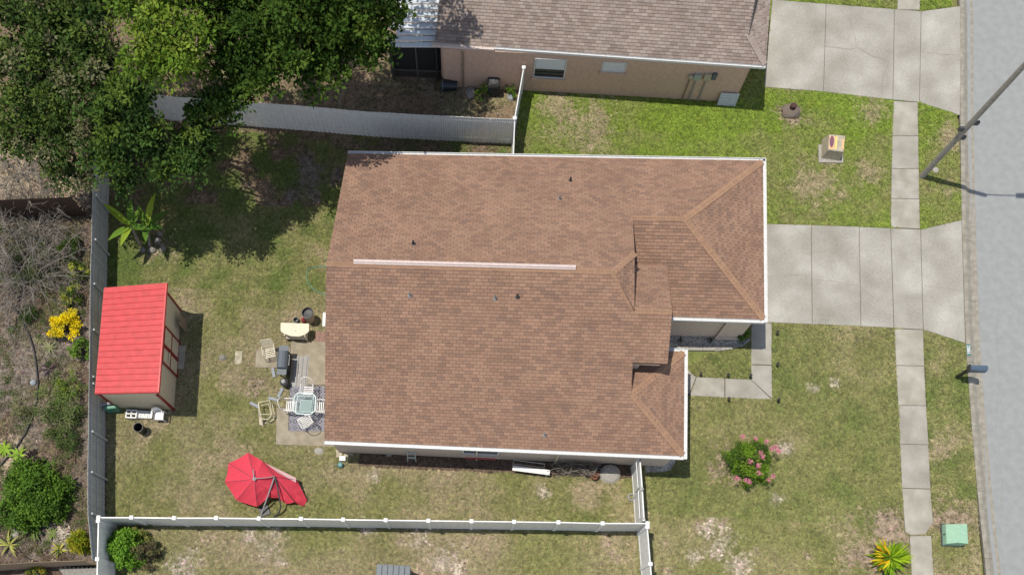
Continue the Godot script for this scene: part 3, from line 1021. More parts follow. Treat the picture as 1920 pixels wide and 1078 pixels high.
	# gutters and fascia
	var g := [[Vector3(X0, e, Z0), Vector3(X1 + 0.12, e, Z0), Vector3(0, 0, -1)], [Vector3(X1, e, Z0 - 0.12), Vector3(X1, e, -16.02), Vector3(1, 0, 0)], [Vector3(7.95, e, -16.14), Vector3(X1, e, -16.14), Vector3(0, 0, 1)],
		[Vector3(8.922, e, -14.64), Vector3(8.922, e, Z1 + 0.12), Vector3(1, 0, 0)], [Vector3(X0, e, Z1), Vector3(8.922, e, Z1), Vector3(0, 0, 1)], [Vector3(7.6, e, -14.518), Vector3(8.922, e, -14.518), Vector3(0, 0, -1)]]
	for q in g:
		gutter(house, q[0], q[1], q[2], MT.trim)
	mb = MB.new()
	for s in [[Z0, 1.0], [Z1, -1.0]]:
		mb.bar(Vector3(X0 + 0.01, e - 0.11, s[0] + 0.05 * s[1]), Vector3(X0 + 0.01, hr - 0.11, zr), 0.03, 0.17)
	mb.bar(Vector3(7.84, 4.60, -15.35), Vector3(7.84, 3.83, -13.4), 0.03, 0.15)
	mb.bar(Vector3(7.84, 4.60, -15.35), Vector3(7.84, 3.58, -17.9), 0.03, 0.15)
	part(house, "rake_board", mb, MT.stucco)
	mb = MB.new()
	mb.flat_prism(P.call([[X0 + 0.02, Z0 + 0.02], [X1 - 0.02, Z0 + 0.02], [X1 - 0.02, -16.2], [6.3, -16.2], [6.3, -14.46], [8.9, -14.46], [8.9, Z1 - 0.02], [X0 + 0.02, Z1 - 0.02]]), e - 0.16, e - 0.125)
	part(house, "soffit", mb, MT.trim)
	# downspouts on the south wall
	for q in [[893, 2.3], [1040, 2.3]]:
		var p := U(q[0], 871)
		mb = MB.new()
		mb.box(Vector3(p.x, 1.2, -9.80), Vector3(0.07, 2.35, 0.06))
		part(house, "downspout", mb, MT.cream)

func neighbour_house() -> void:
	var a0 := Vector3(-2.65, 0, -29.53)
	var t := Vector3(0.9988, 0, 0.0492)
	var nS := Vector3(-0.0492, 0, 0.9988)
	var house := thing("house", "beige house with greyish shingle roof and white window blinds north of the lawn", "house", a0)
	var e := 2.72
	var eW := U(816, 80, e); var eE := U(1436, 123, e)
	var td := (eE - eW).normalized()
	var down := Vector2(-td.z, td.x)
	var k := 0.39
	var nrm := Vector3(down.x * k, 1.0, down.y * k).normalized()
	var peak := UP(1404, 66, eE, nrm)
	var topE := UP(1420, -20, eE, nrm); topE = peak + (topE - peak)
	var far := 4.2
	var wallE := a0 + t * 14.5
	var back := -nS * 8.0
	hard.append(PackedVector2Array([Vector2(a0.x, a0.z), Vector2(wallE.x, wallE.z), Vector2(wallE.x, wallE.z - 9), Vector2(a0.x, a0.z - 9)]))
	var mb := MB.new()
	mb.bar(a0 + Vector3(0, 1.3, 0), wallE + Vector3(0, 1.3, 0), 0.2, 2.6)
	mb.bar(wallE + Vector3(0, 1.3, 0), wallE + back + Vector3(0, 1.3, 0), 0.2, 2.6)
	mb.bar(a0 + Vector3(0, 1.3, 0), a0 + back + Vector3(0, 1.3, 0), 0.2, 2.6)
	mb.bar(a0 + back + Vector3(0, 1.3, 0), wallE + back + Vector3(0, 1.3, 0), 0.2, 2.6)
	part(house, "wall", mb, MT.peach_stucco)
	var roof := Node3D.new()
	roof.name = "roof"
	house.add_child(roof)
	var tones := [Color(0.40, 0.325, 0.29), Color(0.37, 0.30, 0.27), Color(0.43, 0.35, 0.315), Color(0.345, 0.28, 0.25), Color(0.41, 0.345, 0.32), Color(0.45, 0.38, 0.345), Color(0.31, 0.25, 0.225)]
	var deck := MB.new()
	var shapes := {}
	var up2 := Vector2(-down.x, -down.y)
	var w2 := Vector2(eW.x, eW.z); var e2 := Vector2(eE.x, eE.z); var p2 := Vector2(peak.x, peak.z)
	var tE := p2 + up2 * 2.9 + Vector2(0.05, 0)
	roof_plane(roof, deck, PackedVector2Array([w2, e2, p2, tE, w2 + up2 * (tE - w2).dot(up2)]), eE, down, k, tones, 300, shapes, 0.30, 0.143, Vector2(2, -28.5))
	var edn := Vector2(td.x, td.z)
	roof_plane(roof, deck, PackedVector2Array([e2, e2 + up2 * 5.0, p2 + up2 * 3.0, p2]), eE, edn, (peak.y - eE.y) / maxf(0.2, (e2 - p2).dot(edn)), tones, 0, shapes)
	# the north slope beyond the ridge
	var ry: float = eE.y + k * (tE - w2).dot(up2)
	var r0 := w2 + up2 * (tE - w2).dot(up2)
	roof_plane(roof, deck, PackedVector2Array([r0, tE, tE + up2 * 4.0, r0 + up2 * 4.0]), Vector3(r0.x, ry, r0.y), up2, k, tones, 0, shapes)
	part(roof, "roof_deck", deck, MT.deck)
	ridge_caps(roof, eE + Vector3(-0.04, 0.03, -0.04), peak, Vector3(-0.68, -0.12, 0.72), Vector3(0.72, -0.12, -0.68), [tones[5], tones[2]])
	mb = MB.new()
	mb.bar(Vector3(p2.x, peak.y - 0.09, p2.y), Vector3(tE.x, peak.y + k * 2.9 - 0.09, tE.y), 0.05, 0.2)
	part(roof, "rake_board", mb, MT.bronze)
	gutter(house, eW + td * 2.85, eE, Vector3(down.x, 0, down.y), MT.trim, 0.11)
	# gutter section with open top and cross straps, pinkish white
	var ga := eW - td * 0.15; var gb := eW + td * 2.85
	var gut := mat(Color(0.70, 0.60, 0.56), 0.5, MT.soft, 0.6)
	gutter(house, ga, gb, Vector3(down.x, 0, down.y), gut, 0.17)
	mb = MB.new()
	for i in 6:
		var q := ga.lerp(gb, i / 5.0)
		mb.bar(q, q + Vector3(down.x, 0, down.y) * 0.17, 0.03, 0.012)
	part(house, "gutter_strap", mb, gut)
	# downspouts
	for q in [[832, 149, 0], [867, 178, 1]]:
		var p := U(q[0], q[1])
		mb = MB.new()
		if q[2] == 0:
			mb.box(Vector3(p.x, 1.3, p.z), Vector3(0.12, 2.6, 0.1))
			part(house, "post", mb, MT.trim)
		else:
			var s := (p - a0).dot(t)
			mb.box(a0 + t * s + nS * 0.15 + Vector3(0, 1.3, 0), Vector3(0.08, 2.6, 0.07))
			part(house, "downspout", mb, MT.tanwood)
	# windows
	var wall_at := a0 + nS * 0.1
	for w in [[[1004, 104], [1054, 146], 4], [[1132, 110], [1168, 134], 0]]:
		var q0 := UP(w[0][0], w[0][1], wall_at, nS)
		var q1 := UP(w[1][0], w[1][1], wall_at, nS)
		var y0 := q1.y; var y1 := minf(q0.y, 2.3)
		var sa := (q0 - a0).dot(t) + 0.02; var sb := (q1 - a0).dot(t) + 0.08
		var C := func(s: float, y: float, o: float) -> Vector3: return wall_at + t * s + Vector3(0, y, 0) + nS * o
		mb = MB.new()
		for y in [y0, y1, (y0 + y1) * 0.5]:
			mb.bar(C.call(sa, y, 0.02), C.call(sb, y, 0.02), 0.05, 0.05)
		for s in [sa, sb]:
			mb.bar(C.call(s, y0, 0.02), C.call(s, y1, 0.02), 0.05, 0.05)
		var win := part(house, "window", mb, MT.trim)
		mb = MB.new()
		mb.bar(C.call(sa, (y0 + y1) * 0.5, 0.0), C.call(sb, (y0 + y1) * 0.5, 0.0), 0.02, y1 - y0)
		part(win, "pane", mb, MT.pane)
		var half: float = (y0 + y1) * 0.5
		for i in 6:
			var y: float = lerpf(half if w[2] == 4 else y0 + 0.03, y1 - 0.05, (i + 0.5) / 6.0)
			mb = MB.new()
			mb.bar(C.call(sa + 0.04, y, 0.022), C.call(sb - 0.04, y, 0.022), 0.012, (y1 - y0) * (0.072 if w[2] == 4 else 0.135))
			part(win, "blind_slat", mb, MT.blind)
		if w[2] == 4:
			for i in 3:
				mb = MB.new()
				var y: float = lerpf(y0, half, (i + 0.6) / 3.0)
				mb.bar(C.call(sa + 0.04, y, 0.03), C.call(sb - 0.04, y, 0.03), 0.02, 0.04)
				part(win, "bar", mb, MT.charcoal)
		mb = MB.new()
		mb.bar(C.call(sa - 0.08, y0 - 0.1, 0.04), C.call(sb + 0.08, y0 - 0.1, 0.04), 0.16, 0.13)
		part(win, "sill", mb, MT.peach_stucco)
	# meter boxes with their pipes
	for m in [[1296, 141, 0.2, 0.2, 0, 1279, 178], [1308, 142, 0.34, 0.36, 1, 1302, 189], [1327, 142, 0.33, 0.4, 2, 1318, 183], [1340, 141, 0.2, 0.36, 3, -1, 0]]:
		var q := UP(m[0], m[1], wall_at, nS)
		mb = MB.new()
		mb.bar(q - t * m[2] * 0.5 + nS * 0.07, q + t * m[2] * 0.5 + nS * 0.07, 0.14, m[3])
		var bx := part(house, "meter_box", mb, [MT.tanbox, mat(Color(0.30, 0.34, 0.32), 0.5), MT.tanbox, MT.slate][m[4]])
		if m[5] > 0:
			var s := (q - a0).dot(t)
			mb = MB.new()
			mb.tube([wall_at + t * s + nS * 0.05 + Vector3(0, q.y, 0), wall_at + t * s + nS * 0.05], 0.03)
			part(bx, "pipe", mb, MT.tanwood if m[4] == 0 else MT.grey)
	# aluminium patio cover: pans with raised seams
	var cover := thing("patio_cover", "weathered white aluminium patio cover of long pans beside the grey roof", "patio cover", Vector3(-4.2, 0, -31))
	var zz := -29.55
	for i in 13:
		var y := 2.52 + i * 0.03
		var xe := eW.x - 0.02 - (zz + 29.7) * 0.05
		var xw := xe - 2.15 + rnd(-0.25, 0.35)
		mb = MB.new()
		mb.bar(Vector3(xw, y, zz - 0.16), Vector3(xe, y, zz - 0.17), 0.285, 0.02)
		var pan := part(cover, "pan", mb, MT.alu)
		mb = MB.new()
		mb.bar(Vector3(xe - 2.35, y + 0.03, zz - 0.012), Vector3(xe, y + 0.03, zz - 0.02), 0.03, 0.05)
		part(pan, "seam", mb, MT.trim)
		zz -= 0.315
	mb = MB.new()
	for x in [-5.2, -3.0]:
		for z in [-29.75, -32.5]:
			mb.box(Vector3(x, 1.24, z), Vector3(0.08, 2.48, 0.08))
	mb.bar(Vector3(-5.3, 2.44, -29.72), Vector3(-2.9, 2.44, -29.72), 0.06, 0.12)
	mb.bar(Vector3(-5.3, 2.5, -32.5), Vector3(-2.9, 2.5, -32.5), 0.06, 0.12)
	part(cover, "frame", mb, MT.bronze)
	# screened room under it
	var scr := thing("screen_wall", "dark bronze screen wall with two black panels under the aluminium cover", "screen wall", Vector3(-4.1, 0, -29.85))
	mb = MB.new()
	var sw := Vector3(-5.32, 0, -29.95); var se := Vector3(-2.72, 0, -29.85)
	for y in [0.06, 0.55, 2.36]:
		mb.bar(sw + Vector3(0, y, 0), se + Vector3(0, y, 0), 0.06, 0.07)
	for f in [0.0, 0.5, 1.0]:
		var q := sw.lerp(se, f)
		mb.box(q + Vector3(0, 1.2, 0), Vector3(0.07, 2.34, 0.07))
	part(scr, "frame", mb, mat(Color(0.11, 0.10, 0.095), 0.6))
	for f in [0.0, 0.5]:
		var q := sw.lerp(se, f); var r := sw.lerp(se, f + 0.5)
		mb = MB.new()
		mb.bar(q + Vector3(0, 1.45, 0), r + Vector3(0, 1.45, 0), 0.012, 1.78)
		part(scr, "screen", mb, MT.screen)
		mb = MB.new()
		mb.bar(q + Vector3(0, 0.3, 0), r + Vector3(0, 0.3, 0), 0.02, 0.46)
		part(scr, "kick_plate", mb, MT.bronze)

# ---------------------------------------------------------------- fences
func board_fence(called: String, label: String, pts: Array, h: float, bw: float, mats: Array, side: float, post_gap: float, rails: Array, waver: float, piece := "board", frame_mat: Material = null) -> void:
	# pts: Vector3 along the base; side: which side (left of travel +) carries rails and posts
	var f := thing(called, label, "fence", pts[0])
	var run := 0.0
	var next_post := 0.0
	for i in pts.size() - 1:
		var a: Vector3 = pts[i]; var b: Vector3 = pts[i + 1]
		var d := (b - a).normalized()
		var n := Vector3(d.z, 0, -d.x) * side
		var len := a.distance_to(b)
		var s := 0.0
		while s < len - 0.02:
			var w := minf(bw, len - s)
			var mb := MB.new()
			var hh := h + rnd(-waver, waver) + 0.01 * sin(s * 2.0)
			var c := a + d * (s + w * 0.5)
			var lean := n * rnd(-0.006, 0.006) + (n * 0.02 * (int(s / bw) % 2) if piece == "picket" else Vector3.ZERO)
			mb.bar(c + Vector3(0, 0.02, 0) + lean, c + Vector3(0, hh, 0), w - (0.012 if piece == "picket" else 0.01), 0.018, n)
			part(f, piece, mb, mats[rng.randi() % mats.size()])
			s += bw
		for y in rails:
			var mb := MB.new()
			mb.bar(a + n * 0.035 + Vector3(0, y, 0), b + n * 0.035 + Vector3(0, y, 0), 0.04, 0.09)
			part(f, "rail", mb, frame_mat if frame_mat else mats[0])
		s = 0.3 if i == 0 else 0.0
		while post_gap > 0.0 and s < len:
			var mb := MB.new()
			var q := a + d * s + n * 0.10
			mb.box(q + Vector3(0, (h - 0.2) * 0.5, 0), Vector3(0.09, h - 0.2, 0.09), rnd(-0.1, 0.1))
			part(f, "post", mb, frame_mat if frame_mat else mats[0])
			s += post_gap

func vinyl_run(f: Node3D, tops: Array, h: float, panel: Material) -> void:
	for i in tops.size():
		var p := Vector3(tops[i].x, 0, tops[i].z)
		var mb := MB.new()
		mb.box(p + Vector3(0, h * 0.5, 0), Vector3(0.13, h, 0.13))
		var post := part(f, "post", mb, MT.vinyl)
		mb = MB.new()
		mb.box(p + Vector3(0, h + 0.02, 0), Vector3(0.17, 0.04, 0.17))
		mb.lathe(p + Vector3(0, h + 0.04, 0), [[0.11, 0.0], [0.0, 0.05]], 4)
		part(post, "post_cap", mb, MT.vinyl)
		if i + 1 < tops.size():
			var q := Vector3(tops[i + 1].x, 0, tops[i + 1].z)
			mb = MB.new()
			mb.bar(p + Vector3(0, h - 0.08, 0), q + Vector3(0, h - 0.08, 0), 0.05, 0.14)
			mb.bar(p + Vector3(0, 0.12, 0), q + Vector3(0, 0.12, 0), 0.05, 0.14)
			part(f, "rail", mb, MT.vinyl)
			mb = MB.new()
			var d := (q - p).normalized()
			var n := int(p.distance_to(q) / 0.28)
			for k in n:
				var a := p.lerp(q, (k + 0.01) / n); var b := p.lerp(q, (k + 0.985) / n)
				mb.bar(a + Vector3(0, h * 0.5, 0), b + Vector3(0, h * 0.5, 0), 0.022, h - 0.22)
			part(f, "panel", mb, panel)

func fences() -> void:
	# west: weathered grey boards
	var pts: Array = []
	for q in [[223, 175], [215, 230], [205, 330], [203, 400], [199.5, 560], [198, 740], [196, 900], [196.5, 975]]: pts.append(U(q[0], q[1]))
	pts.append(Vector3(-17.15, 0, -3.9))
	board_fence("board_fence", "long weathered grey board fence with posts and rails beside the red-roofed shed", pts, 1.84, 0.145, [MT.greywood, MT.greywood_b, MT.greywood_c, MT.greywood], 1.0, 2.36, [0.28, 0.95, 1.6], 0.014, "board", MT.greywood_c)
	# north: pale ribbed metal pickets
	pts = []
	for q in [[290, 222], [345, 229], [455, 236.5], [580, 246], [700, 257], [820, 264], [962, 271]]: pts.append(U(q[0], q[1]))
	board_fence("picket_fence", "long pale grey metal picket fence running under the trees behind the house", pts, 1.92, 0.115, [MT.picket], 1.0, 2.6, [0.3, 1.6], 0.012, "picket")
	# dark fence beyond the west fence
	board_fence("board_fence", "dark brown board fence behind the bare grey branches", [U(-60, 414), U(163, 405.5)], 1.75, 0.14, [MT.darkwood], 1.0, 2.4, [0.3, 1.4], 0.02)
	# tan fence at the south-west
	board_fence("board_fence", "tan wooden board fence in front of the grey deck boards", [U(-60, 1074), U(20, 1068), U(90, 1063), U(181, 1060)], 1.7, 0.14, [MT.tanwood], 1.0, 2.4, [0.3, 1.4], 0.01)
	# white vinyl: along the south side
	var h := 1.95
	var tops: Array = []
	for q in [[184.5, 970], [246, 970], [326, 971], [405, 971], [485, 972], [564, 972.5], [643, 974], [723, 975], [803, 976], [884, 977], [964, 978], [1047, 979], [1130, 981], [1214, 981]]: tops.append(U(q[0], q[1], h))
	var f := thing("vinyl_fence", "long white vinyl privacy fence with square post caps south of the house", "fence", Vector3(tops[0].x, 0, tops[0].z))
	vinyl_run(f, tops, h, MT.vinyl_grey)
	f = thing("vinyl_fence", "short white vinyl fence end beside the bright green bush", "fence", U(182, 1048))
	vinyl_run(f, [Vector3(tops[0].x, 0, tops[0].z + 0.16), U(182, 1048, h), U(180, 1130, h)], h, MT.vinyl)
	f = thing("vinyl_fence", "white vinyl fence end running from the gate corner toward the road side lawn", "fence", U(1219, 1057))
	vinyl_run(f, [Vector3(tops[13].x, 0, tops[13].z + 0.16), U(1219.5, 1057, h), U(1226, 1130, h)], h, MT.vinyl)
	# gate between the house and the south fence
	f = thing("vinyl_gate", "white vinyl double gate between the house wall and the south fence", "gate", Vector3(7.25, 0, -8.4))
	var ga := Vector3(7.18, 0, -9.72); var gm := Vector3(7.30, 0, -8.35); var gb := Vector3(7.40, 0, -6.98)
	h = 1.9
	for s in [[ga, gm], [gm, gb]]:
		var mb := MB.new()
		var d: Vector3 = (s[1] - s[0]).normalized()
		var a: Vector3 = s[0] + d * 0.06; var b: Vector3 = s[1] - d * 0.06
		mb.bar(a + Vector3(0, h * 0.5, 0), b + Vector3(0, h * 0.5, 0), 0.03, h - 0.2)
		var leaf := part(f, "gate_leaf", mb, MT.vinyl)
		mb = MB.new()
		for y in [0.12, h - 0.06]: mb.bar(a + Vector3(0, y, 0), b + Vector3(0, y, 0), 0.06, 0.12)
		for q in [a, b]: mb.bar(q + Vector3(0, 0.06, 0), q + Vector3(0, h, 0), 0.06, 0.1)
		mb.bar(a + Vector3(-0.17, h - 0.02, 0), b + Vector3(-0.17, h - 0.02, 0), 0.03, 0.04)
		part(leaf, "gate_frame", mb, MT.white)
	for q in [ga, gm, gb]:
		var mb := MB.new()
		mb.box(q + Vector3(0, h * 0.5, 0), Vector3(0.1, h, 0.1))
		part(f, "post", mb, MT.vinyl)
	# north side gate fence, seen edge on
	var n0 := U(963, 291, 1.83); var n1 := U(965, 222, 1.83); var n2 := U(982, 127, 1.83)
	f = thing("vinyl_gate", "narrow white vinyl side fence between the two houses", "fence", Vector3(n1.x, 0, n1.z))
	vinyl_run(f, [Vector3(n0.x, 0, -23.75), n1, n2], 1.83, MT.vinyl)

# ---------------------------------------------------------------- plants
func shade_of(c: Color, v: float) -> Color:
	var s := rnd(1.0 - v, 1.0 + v)
	return Color(c.r * s * rnd(0.92, 1.08), c.g * s, c.b * s * rnd(0.9, 1.1))

func ball_dir() -> Vector3:
	var z := rnd(-1, 1)
	var a := rnd(0, TAU)
	var r := sqrt(1 - z * z)
	return Vector3(r * cos(a), z, r * sin(a))

func leaves(mb: MB, at: Vector3, r: Vector3, n: int, cols: Array, l: float, w: float, shell := 0.55) -> void:
	var c0: Color = cols[rng.randi() % cols.size()]
	for i in n:
		var d := ball_dir()
		if d.y < -0.35: d.y = -d.y
		var p := at + d * r * pow(rng.randf(), shell)
		var dir := (d + ball_dir() * 0.9 + Vector3(0, -0.15, 0)).normalized()
		mb.col = shade_of(c0, 0.22)
		mb.leaf(p, dir, (Vector3.UP + ball_dir() * 0.8).normalized(), l * rnd(0.7, 1.3), w * rnd(0.7, 1.3))

func tree(label: String, clumps: Array, cols: Array, per: float, l: float, trunk_r: float, foot: Vector2) -> void:
	var c := Vector3.ZERO
	var low := 99.0
	var pts: Array = []
	for q in clumps:
		var p := U(q[0], q[1], q[2])
		pts.append(p)
		c += p
		low = minf(low, q[2])
	c /= clumps.size()
	var base := U(foot.x, foot.y)
	var t := thing("leafy_tree", label, "tree", base)
	var fork := Vector3(lerpf(base.x, c.x, 0.45), low * 0.5, lerpf(base.z, c.z, 0.45))
	var mb := MB.new()
	mb.tube([base, base.lerp(fork, 0.5) + Vector3(0.05, 0.1, 0), fork], trunk_r, trunk_r * 0.75, 9)
	for p in pts:
		var m: Vector3 = fork.lerp(p, 0.5) + Vector3(rnd(-0.3, 0.3), 0.3, rnd(-0.3, 0.3))
		mb.tube([fork, m, p], trunk_r * 0.45, 0.03, 6)
	part(t, "trunk", mb, MT.bark)
	var cr := MB.new()
	var tw := MB.new()
	for i in pts.size():
		var r: float = clumps[i][3]
		var n := int(r * r * 15.0 * per)
		for j in n:
			var d := ball_dir()
			d.y = absf(d.y) * 1.1 - 0.3
			d = d.normalized()
			var p: Vector3 = pts[i] + d * Vector3(r, r * 0.75, r) * rnd(0.3, 1.22)
			if rng.randf() < 0.3:
				tw.tube([pts[i], pts[i].lerp(p, 0.5) + ball_dir() * 0.1, p], 0.022, 0.006, 4)
			var s := rnd(0.26, 0.58)
			leaves(cr, p, Vector3(s, s * 0.5, s), int(s * rnd(85, 150)), cols, l * rnd(0.65, 1.35), l * rnd(0.45, 0.7))
	part(t, "crown", cr, MT.leaf)
	for i in 26:       # bare dead twigs poking out of the crown
		var q: Vector3 = pts[rng.randi() % pts.size()]
		var d := ball_dir()
		d.y = absf(d.y)
		var e := q + d * rnd(1.0, 1.7)
		tw.tube([q, q.lerp(e, 0.6) + ball_dir() * 0.12, e], 0.02, 0.005, 4)
	part(t, "branches", tw, MT.bark)

func bush(called: String, label: String, category: String, px: float, py: float, h: float, r: float, cols: Array, clumps: int, per: int, l: float, w: float, group := "", ragged := 0.25) -> Node3D:
	var p := U(px, py, h * 0.6)
	var base := Vector3(p.x, 0, p.z)
	var t := thing(called, label, category, base, group)
	var st := MB.new()
	var fo := MB.new()
	var ph := rnd(0, TAU)
	for i in clumps:
		var d := ball_dir()
		d.y = absf(d.y)
		var lump := 1.0 + 0.16 * sin(atan2(d.z, d.x) * 3.0 + ph) + 0.09 * sin(atan2(d.z, d.x) * 7.0 + ph * 2.0)
		d.x *= lump; d.z *= lump
		var q := base + Vector3(d.x * r, 0.12 + d.y * h * 0.9, d.z * r) * Vector3(1, 1, 1) * rnd(1.0 - ragged * 1.6, 1.0)
		if i % 3 == 0:
			st.tube([base + Vector3(rnd(-0.08, 0.08), 0, rnd(-0.08, 0.08)), base.lerp(q, 0.5) + Vector3(0, 0.08, 0), q], 0.018, 0.006, 4)
		var s := rnd(0.13, 0.22) * maxf(r, 0.5)
		leaves(fo, q, Vector3(s, s * 0.7, s), per, cols, l, w)
	part(t, "stems", st, MT.bark)
	part(t, "foliage", fo, MT.leaf)
	return t

func rosette(label: String, px: float, py: float, n: int, l: float, w: float, cols: Array, droop: float, up := 0.7, group := "", called := "rosette_plant", y := 0.0) -> Node3D:
	var base := U(px, py, y)
	var t := thing(called, label, "plant", base, group)
	for i in n:
		var a := TAU * i / n + rnd(-0.35, 0.35)
		var mb := MB.new()
		mb.col = shade_of(cols[rng.randi() % cols.size()], 0.2)
		mb.blade(base + Vector3(cos(a) * 0.02, 0.01, sin(a) * 0.02), Vector3(cos(a), up * rnd(0.6, 1.3), sin(a)), l * rnd(0.7, 1.2), w * rnd(0.8, 1.2), droop * rnd(0.7, 1.2), 4, 0.15)
		part(t, "leaf", mb, MT.leaf)
	return t

func bare_shrub(label: String, px: float, py: float, r: float, h: float, n: int, group: String) -> void:
	var base := U(px, py)
	var t := thing("bare_shrub", label, "shrub", base, group)
	var mb := MB.new()
	for i in n:
		var a := rnd(0, TAU)
		var p := base + Vector3(cos(a), 0, sin(a)) * rnd(0, r * 0.25)
		var d := Vector3(cos(a), rnd(0.25, 1.3), sin(a)).normalized()
		var l := r * rnd(0.5, 1.0)
		var pts := [p]
		for k in 5:
			p = p + d * l / 4.0
			d = (d + ball_dir() * 0.45 + Vector3(0, -0.12, 0)).normalized()
			p.y = clampf(p.y, 0.05, h)
			pts.append(p)
			for s in 3:
				var e := (d + ball_dir() * 1.2).normalized()
				var q := p + e * l * 0.22
				q.y = clampf(q.y, 0.05, h)
				var q2 := q + (e + ball_dir() * 0.6).normalized() * l * 0.15
				q2.y = clampf(q2.y, 0.04, h)
				mb.tube([p, q, q2], 0.013, 0.006, 3)
		mb.tube(pts, 0.028, 0.010, 4)
	part(t, "branches", mb, MT.twig)

func plants() -> void:
	var dark := [Color(0.034, 0.07, 0.012), Color(0.047, 0.09, 0.015), Color(0.025, 0.054, 0.010), Color(0.065, 0.11, 0.018)]
	var mid := [Color(0.058, 0.095, 0.022), Color(0.08, 0.125, 0.026), Color(0.045, 0.08, 0.02), Color(0.13, 0.135, 0.07), Color(0.034, 0.065, 0.016)]
	var brt := [Color(0.095, 0.165, 0.02), Color(0.125, 0.195, 0.024), Color(0.07, 0.125, 0.017), Color(0.15, 0.21, 0.03)]
	var blu := [Color(0.03, 0.062, 0.017), Color(0.042, 0.082, 0.019), Color(0.055, 0.105, 0.022), Color(0.085, 0.135, 0.024), Color(0.022, 0.048, 0.013)]
	tree("tall tree with bright yellow-green crown rising above the darker trees", [[295, 30, 9.6, 1.35], [335, 85, 9.4, 1.25], [285, 105, 9.0, 1.1], [345, 125, 8.5, 0.9], [262, 25, 9.0, 1.1], [305, -40, 9.4, 1.4]], brt, 1.5, 0.19, 0.2, Vector2(255, 240))
	tree("wide dark green tree overhanging the aluminium patio cover", [[470, 30, 8, 1.8], [560, 30, 8.5, 1.8], [640, 40, 8, 1.7], [685, 85, 7, 1.2], [600, 105, 7, 1.5], [520, 110, 7.3, 1.6], [430, 110, 7.5, 1.5], [450, 165, 6.6, 1.1], [660, -60, 8.8, 2.0], [560, -70, 9.2, 2.0], [700, 10, 7.6, 1.3], [672, -110, 9.0, 1.7], [690, -190, 9.5, 2.0], [410, 20, 8.0, 1.5], [400, 215, 6.4, 0.85], [500, -50, 8.6, 1.8], [440, -50, 8.2, 1.8], [610, -120, 9.2, 1.9], [380, -60, 8.2, 1.8], [540, -140, 9.4, 2.0], [460, -130, 9.0, 2.0], [620, 90, 6.0, 1.3], [560, 120, 5.6, 1.2], [480, 140, 5.8, 1.2]], dark, 1.3, 0.21, 0.28, Vector2(530, 90))
	tree("greyish green tree with dead twigs west of the grey board fence", [[30, 30, 7, 1.6], [110, 30, 7.5, 1.6], [190, 40, 8, 1.5], [90, 110, 6.6, 1.4], [60, 200, 5.5, 1.5], [135, 180, 6.2, 1.4], [40, 260, 4.6, 1.1], [10, 120, 6.0, 0.9], [60, 140, 6.2, 1.3], [140, 100, 7.0, 1.3], [90, 230, 5.4, 1.2], [165, 250, 5.6, 1.1], [110, 265, 5.0, 1.2], [190, 120, 7, 1.3], [150, 320, 4.2, 0.8], [20, -60, 7, 1.8], [150, -60, 8, 2.0], [100, 320, 4.2, 0.6]], mid, 1.7, 0.19, 0.24, Vector2(100, 250))
	tree("dark tree whose crown hangs over the meeting of the two fences", [[240, 180, 7, 1.4], [230, 250, 6, 1.3], [268, 250, 6.2, 1.0], [330, 290, 5.6, 1.1], [270, 300, 5.4, 1.2], [200, 300, 5.2, 0.9], [385, 250, 6.0, 0.9], [205, 220, 6.4, 1.1], [360, 310, 5.4, 0.8], [245, 345, 4.8, 0.7], [405, 200, 6.8, 0.8], [420, 215, 6.4, 0.7]], blu, 1.6, 0.19, 0.24, Vector2(265, 290))
	# the left yard
	bare_shrub("grey leafless shrub sprawling in front of the dark brown fence", 70, 425, 2.8, 1.6, 56, "bare shrubs")
	bare_shrub("grey leafless shrub tangled over green undergrowth by the grey fence", 62, 520, 2.6, 1.2, 60, "bare shrubs")
	bare_shrub("thin grey leafless shrub on the straw beside the greyish tree", 40, 320, 1.6, 0.8, 20, "bare shrubs")
	bush("low_bush", "dull green undergrowth beneath the leafless branches", "bush", 50, 485, 0.6, 1.6, mid, 70, 60, 0.08, 0.035)
	bush("low_bush", "dark green bush at the leafless shrub's east edge", "bush", 128, 460, 1.0, 0.75, dark, 26, 60, 0.10, 0.05)
	bush("low_bush", "low shrub with speckled yellow-green leaves against the grey fence", "bush", 143, 505, 0.8, 0.65, [Color(0.10, 0.15, 0.03), Color(0.33, 0.36, 0.05), Color(0.05, 0.08, 0.02)], 22, 50, 0.10, 0.05)
	bush("low_bush", "second speckled yellow-green shrub nearest the yellow one", "bush", 132, 552, 0.7, 0.7, [Color(0.09, 0.14, 0.03), Color(0.30, 0.33, 0.05), Color(0.05, 0.08, 0.02)], 22, 50, 0.10, 0.05)
	bush("yellow_shrub", "bright yellow flowering shrub against the grey fence", "shrub", 116, 611, 1.0, 0.85, [Color(0.80, 0.63, 0.015), Color(0.74, 0.57, 0.015), Color(0.60, 0.50, 0.03)], 44, 60, 0.12, 0.05)
	bush("low_bush", "fresh green bush tucked under the yellow shrub", "bush", 148, 655, 0.8, 0.55, [Color(0.10, 0.19, 0.03), Color(0.15, 0.24, 0.04)], 26, 60, 0.10, 0.05)
	bush("low_bush", "dark grassy tuft beside the black edging", "bush", 55, 590, 0.5, 0.5, [Color(0.05, 0.085, 0.025)], 18, 45, 0.16, 0.02)
	bush("low_bush", "straggly light green weed spreading across the brown soil", "bush", 42, 772, 0.5, 1.0, [Color(0.16, 0.18, 0.08), Color(0.20, 0.21, 0.11), Color(0.11, 0.13, 0.05)], 34, 36, 0.10, 0.03, "", 0.5)
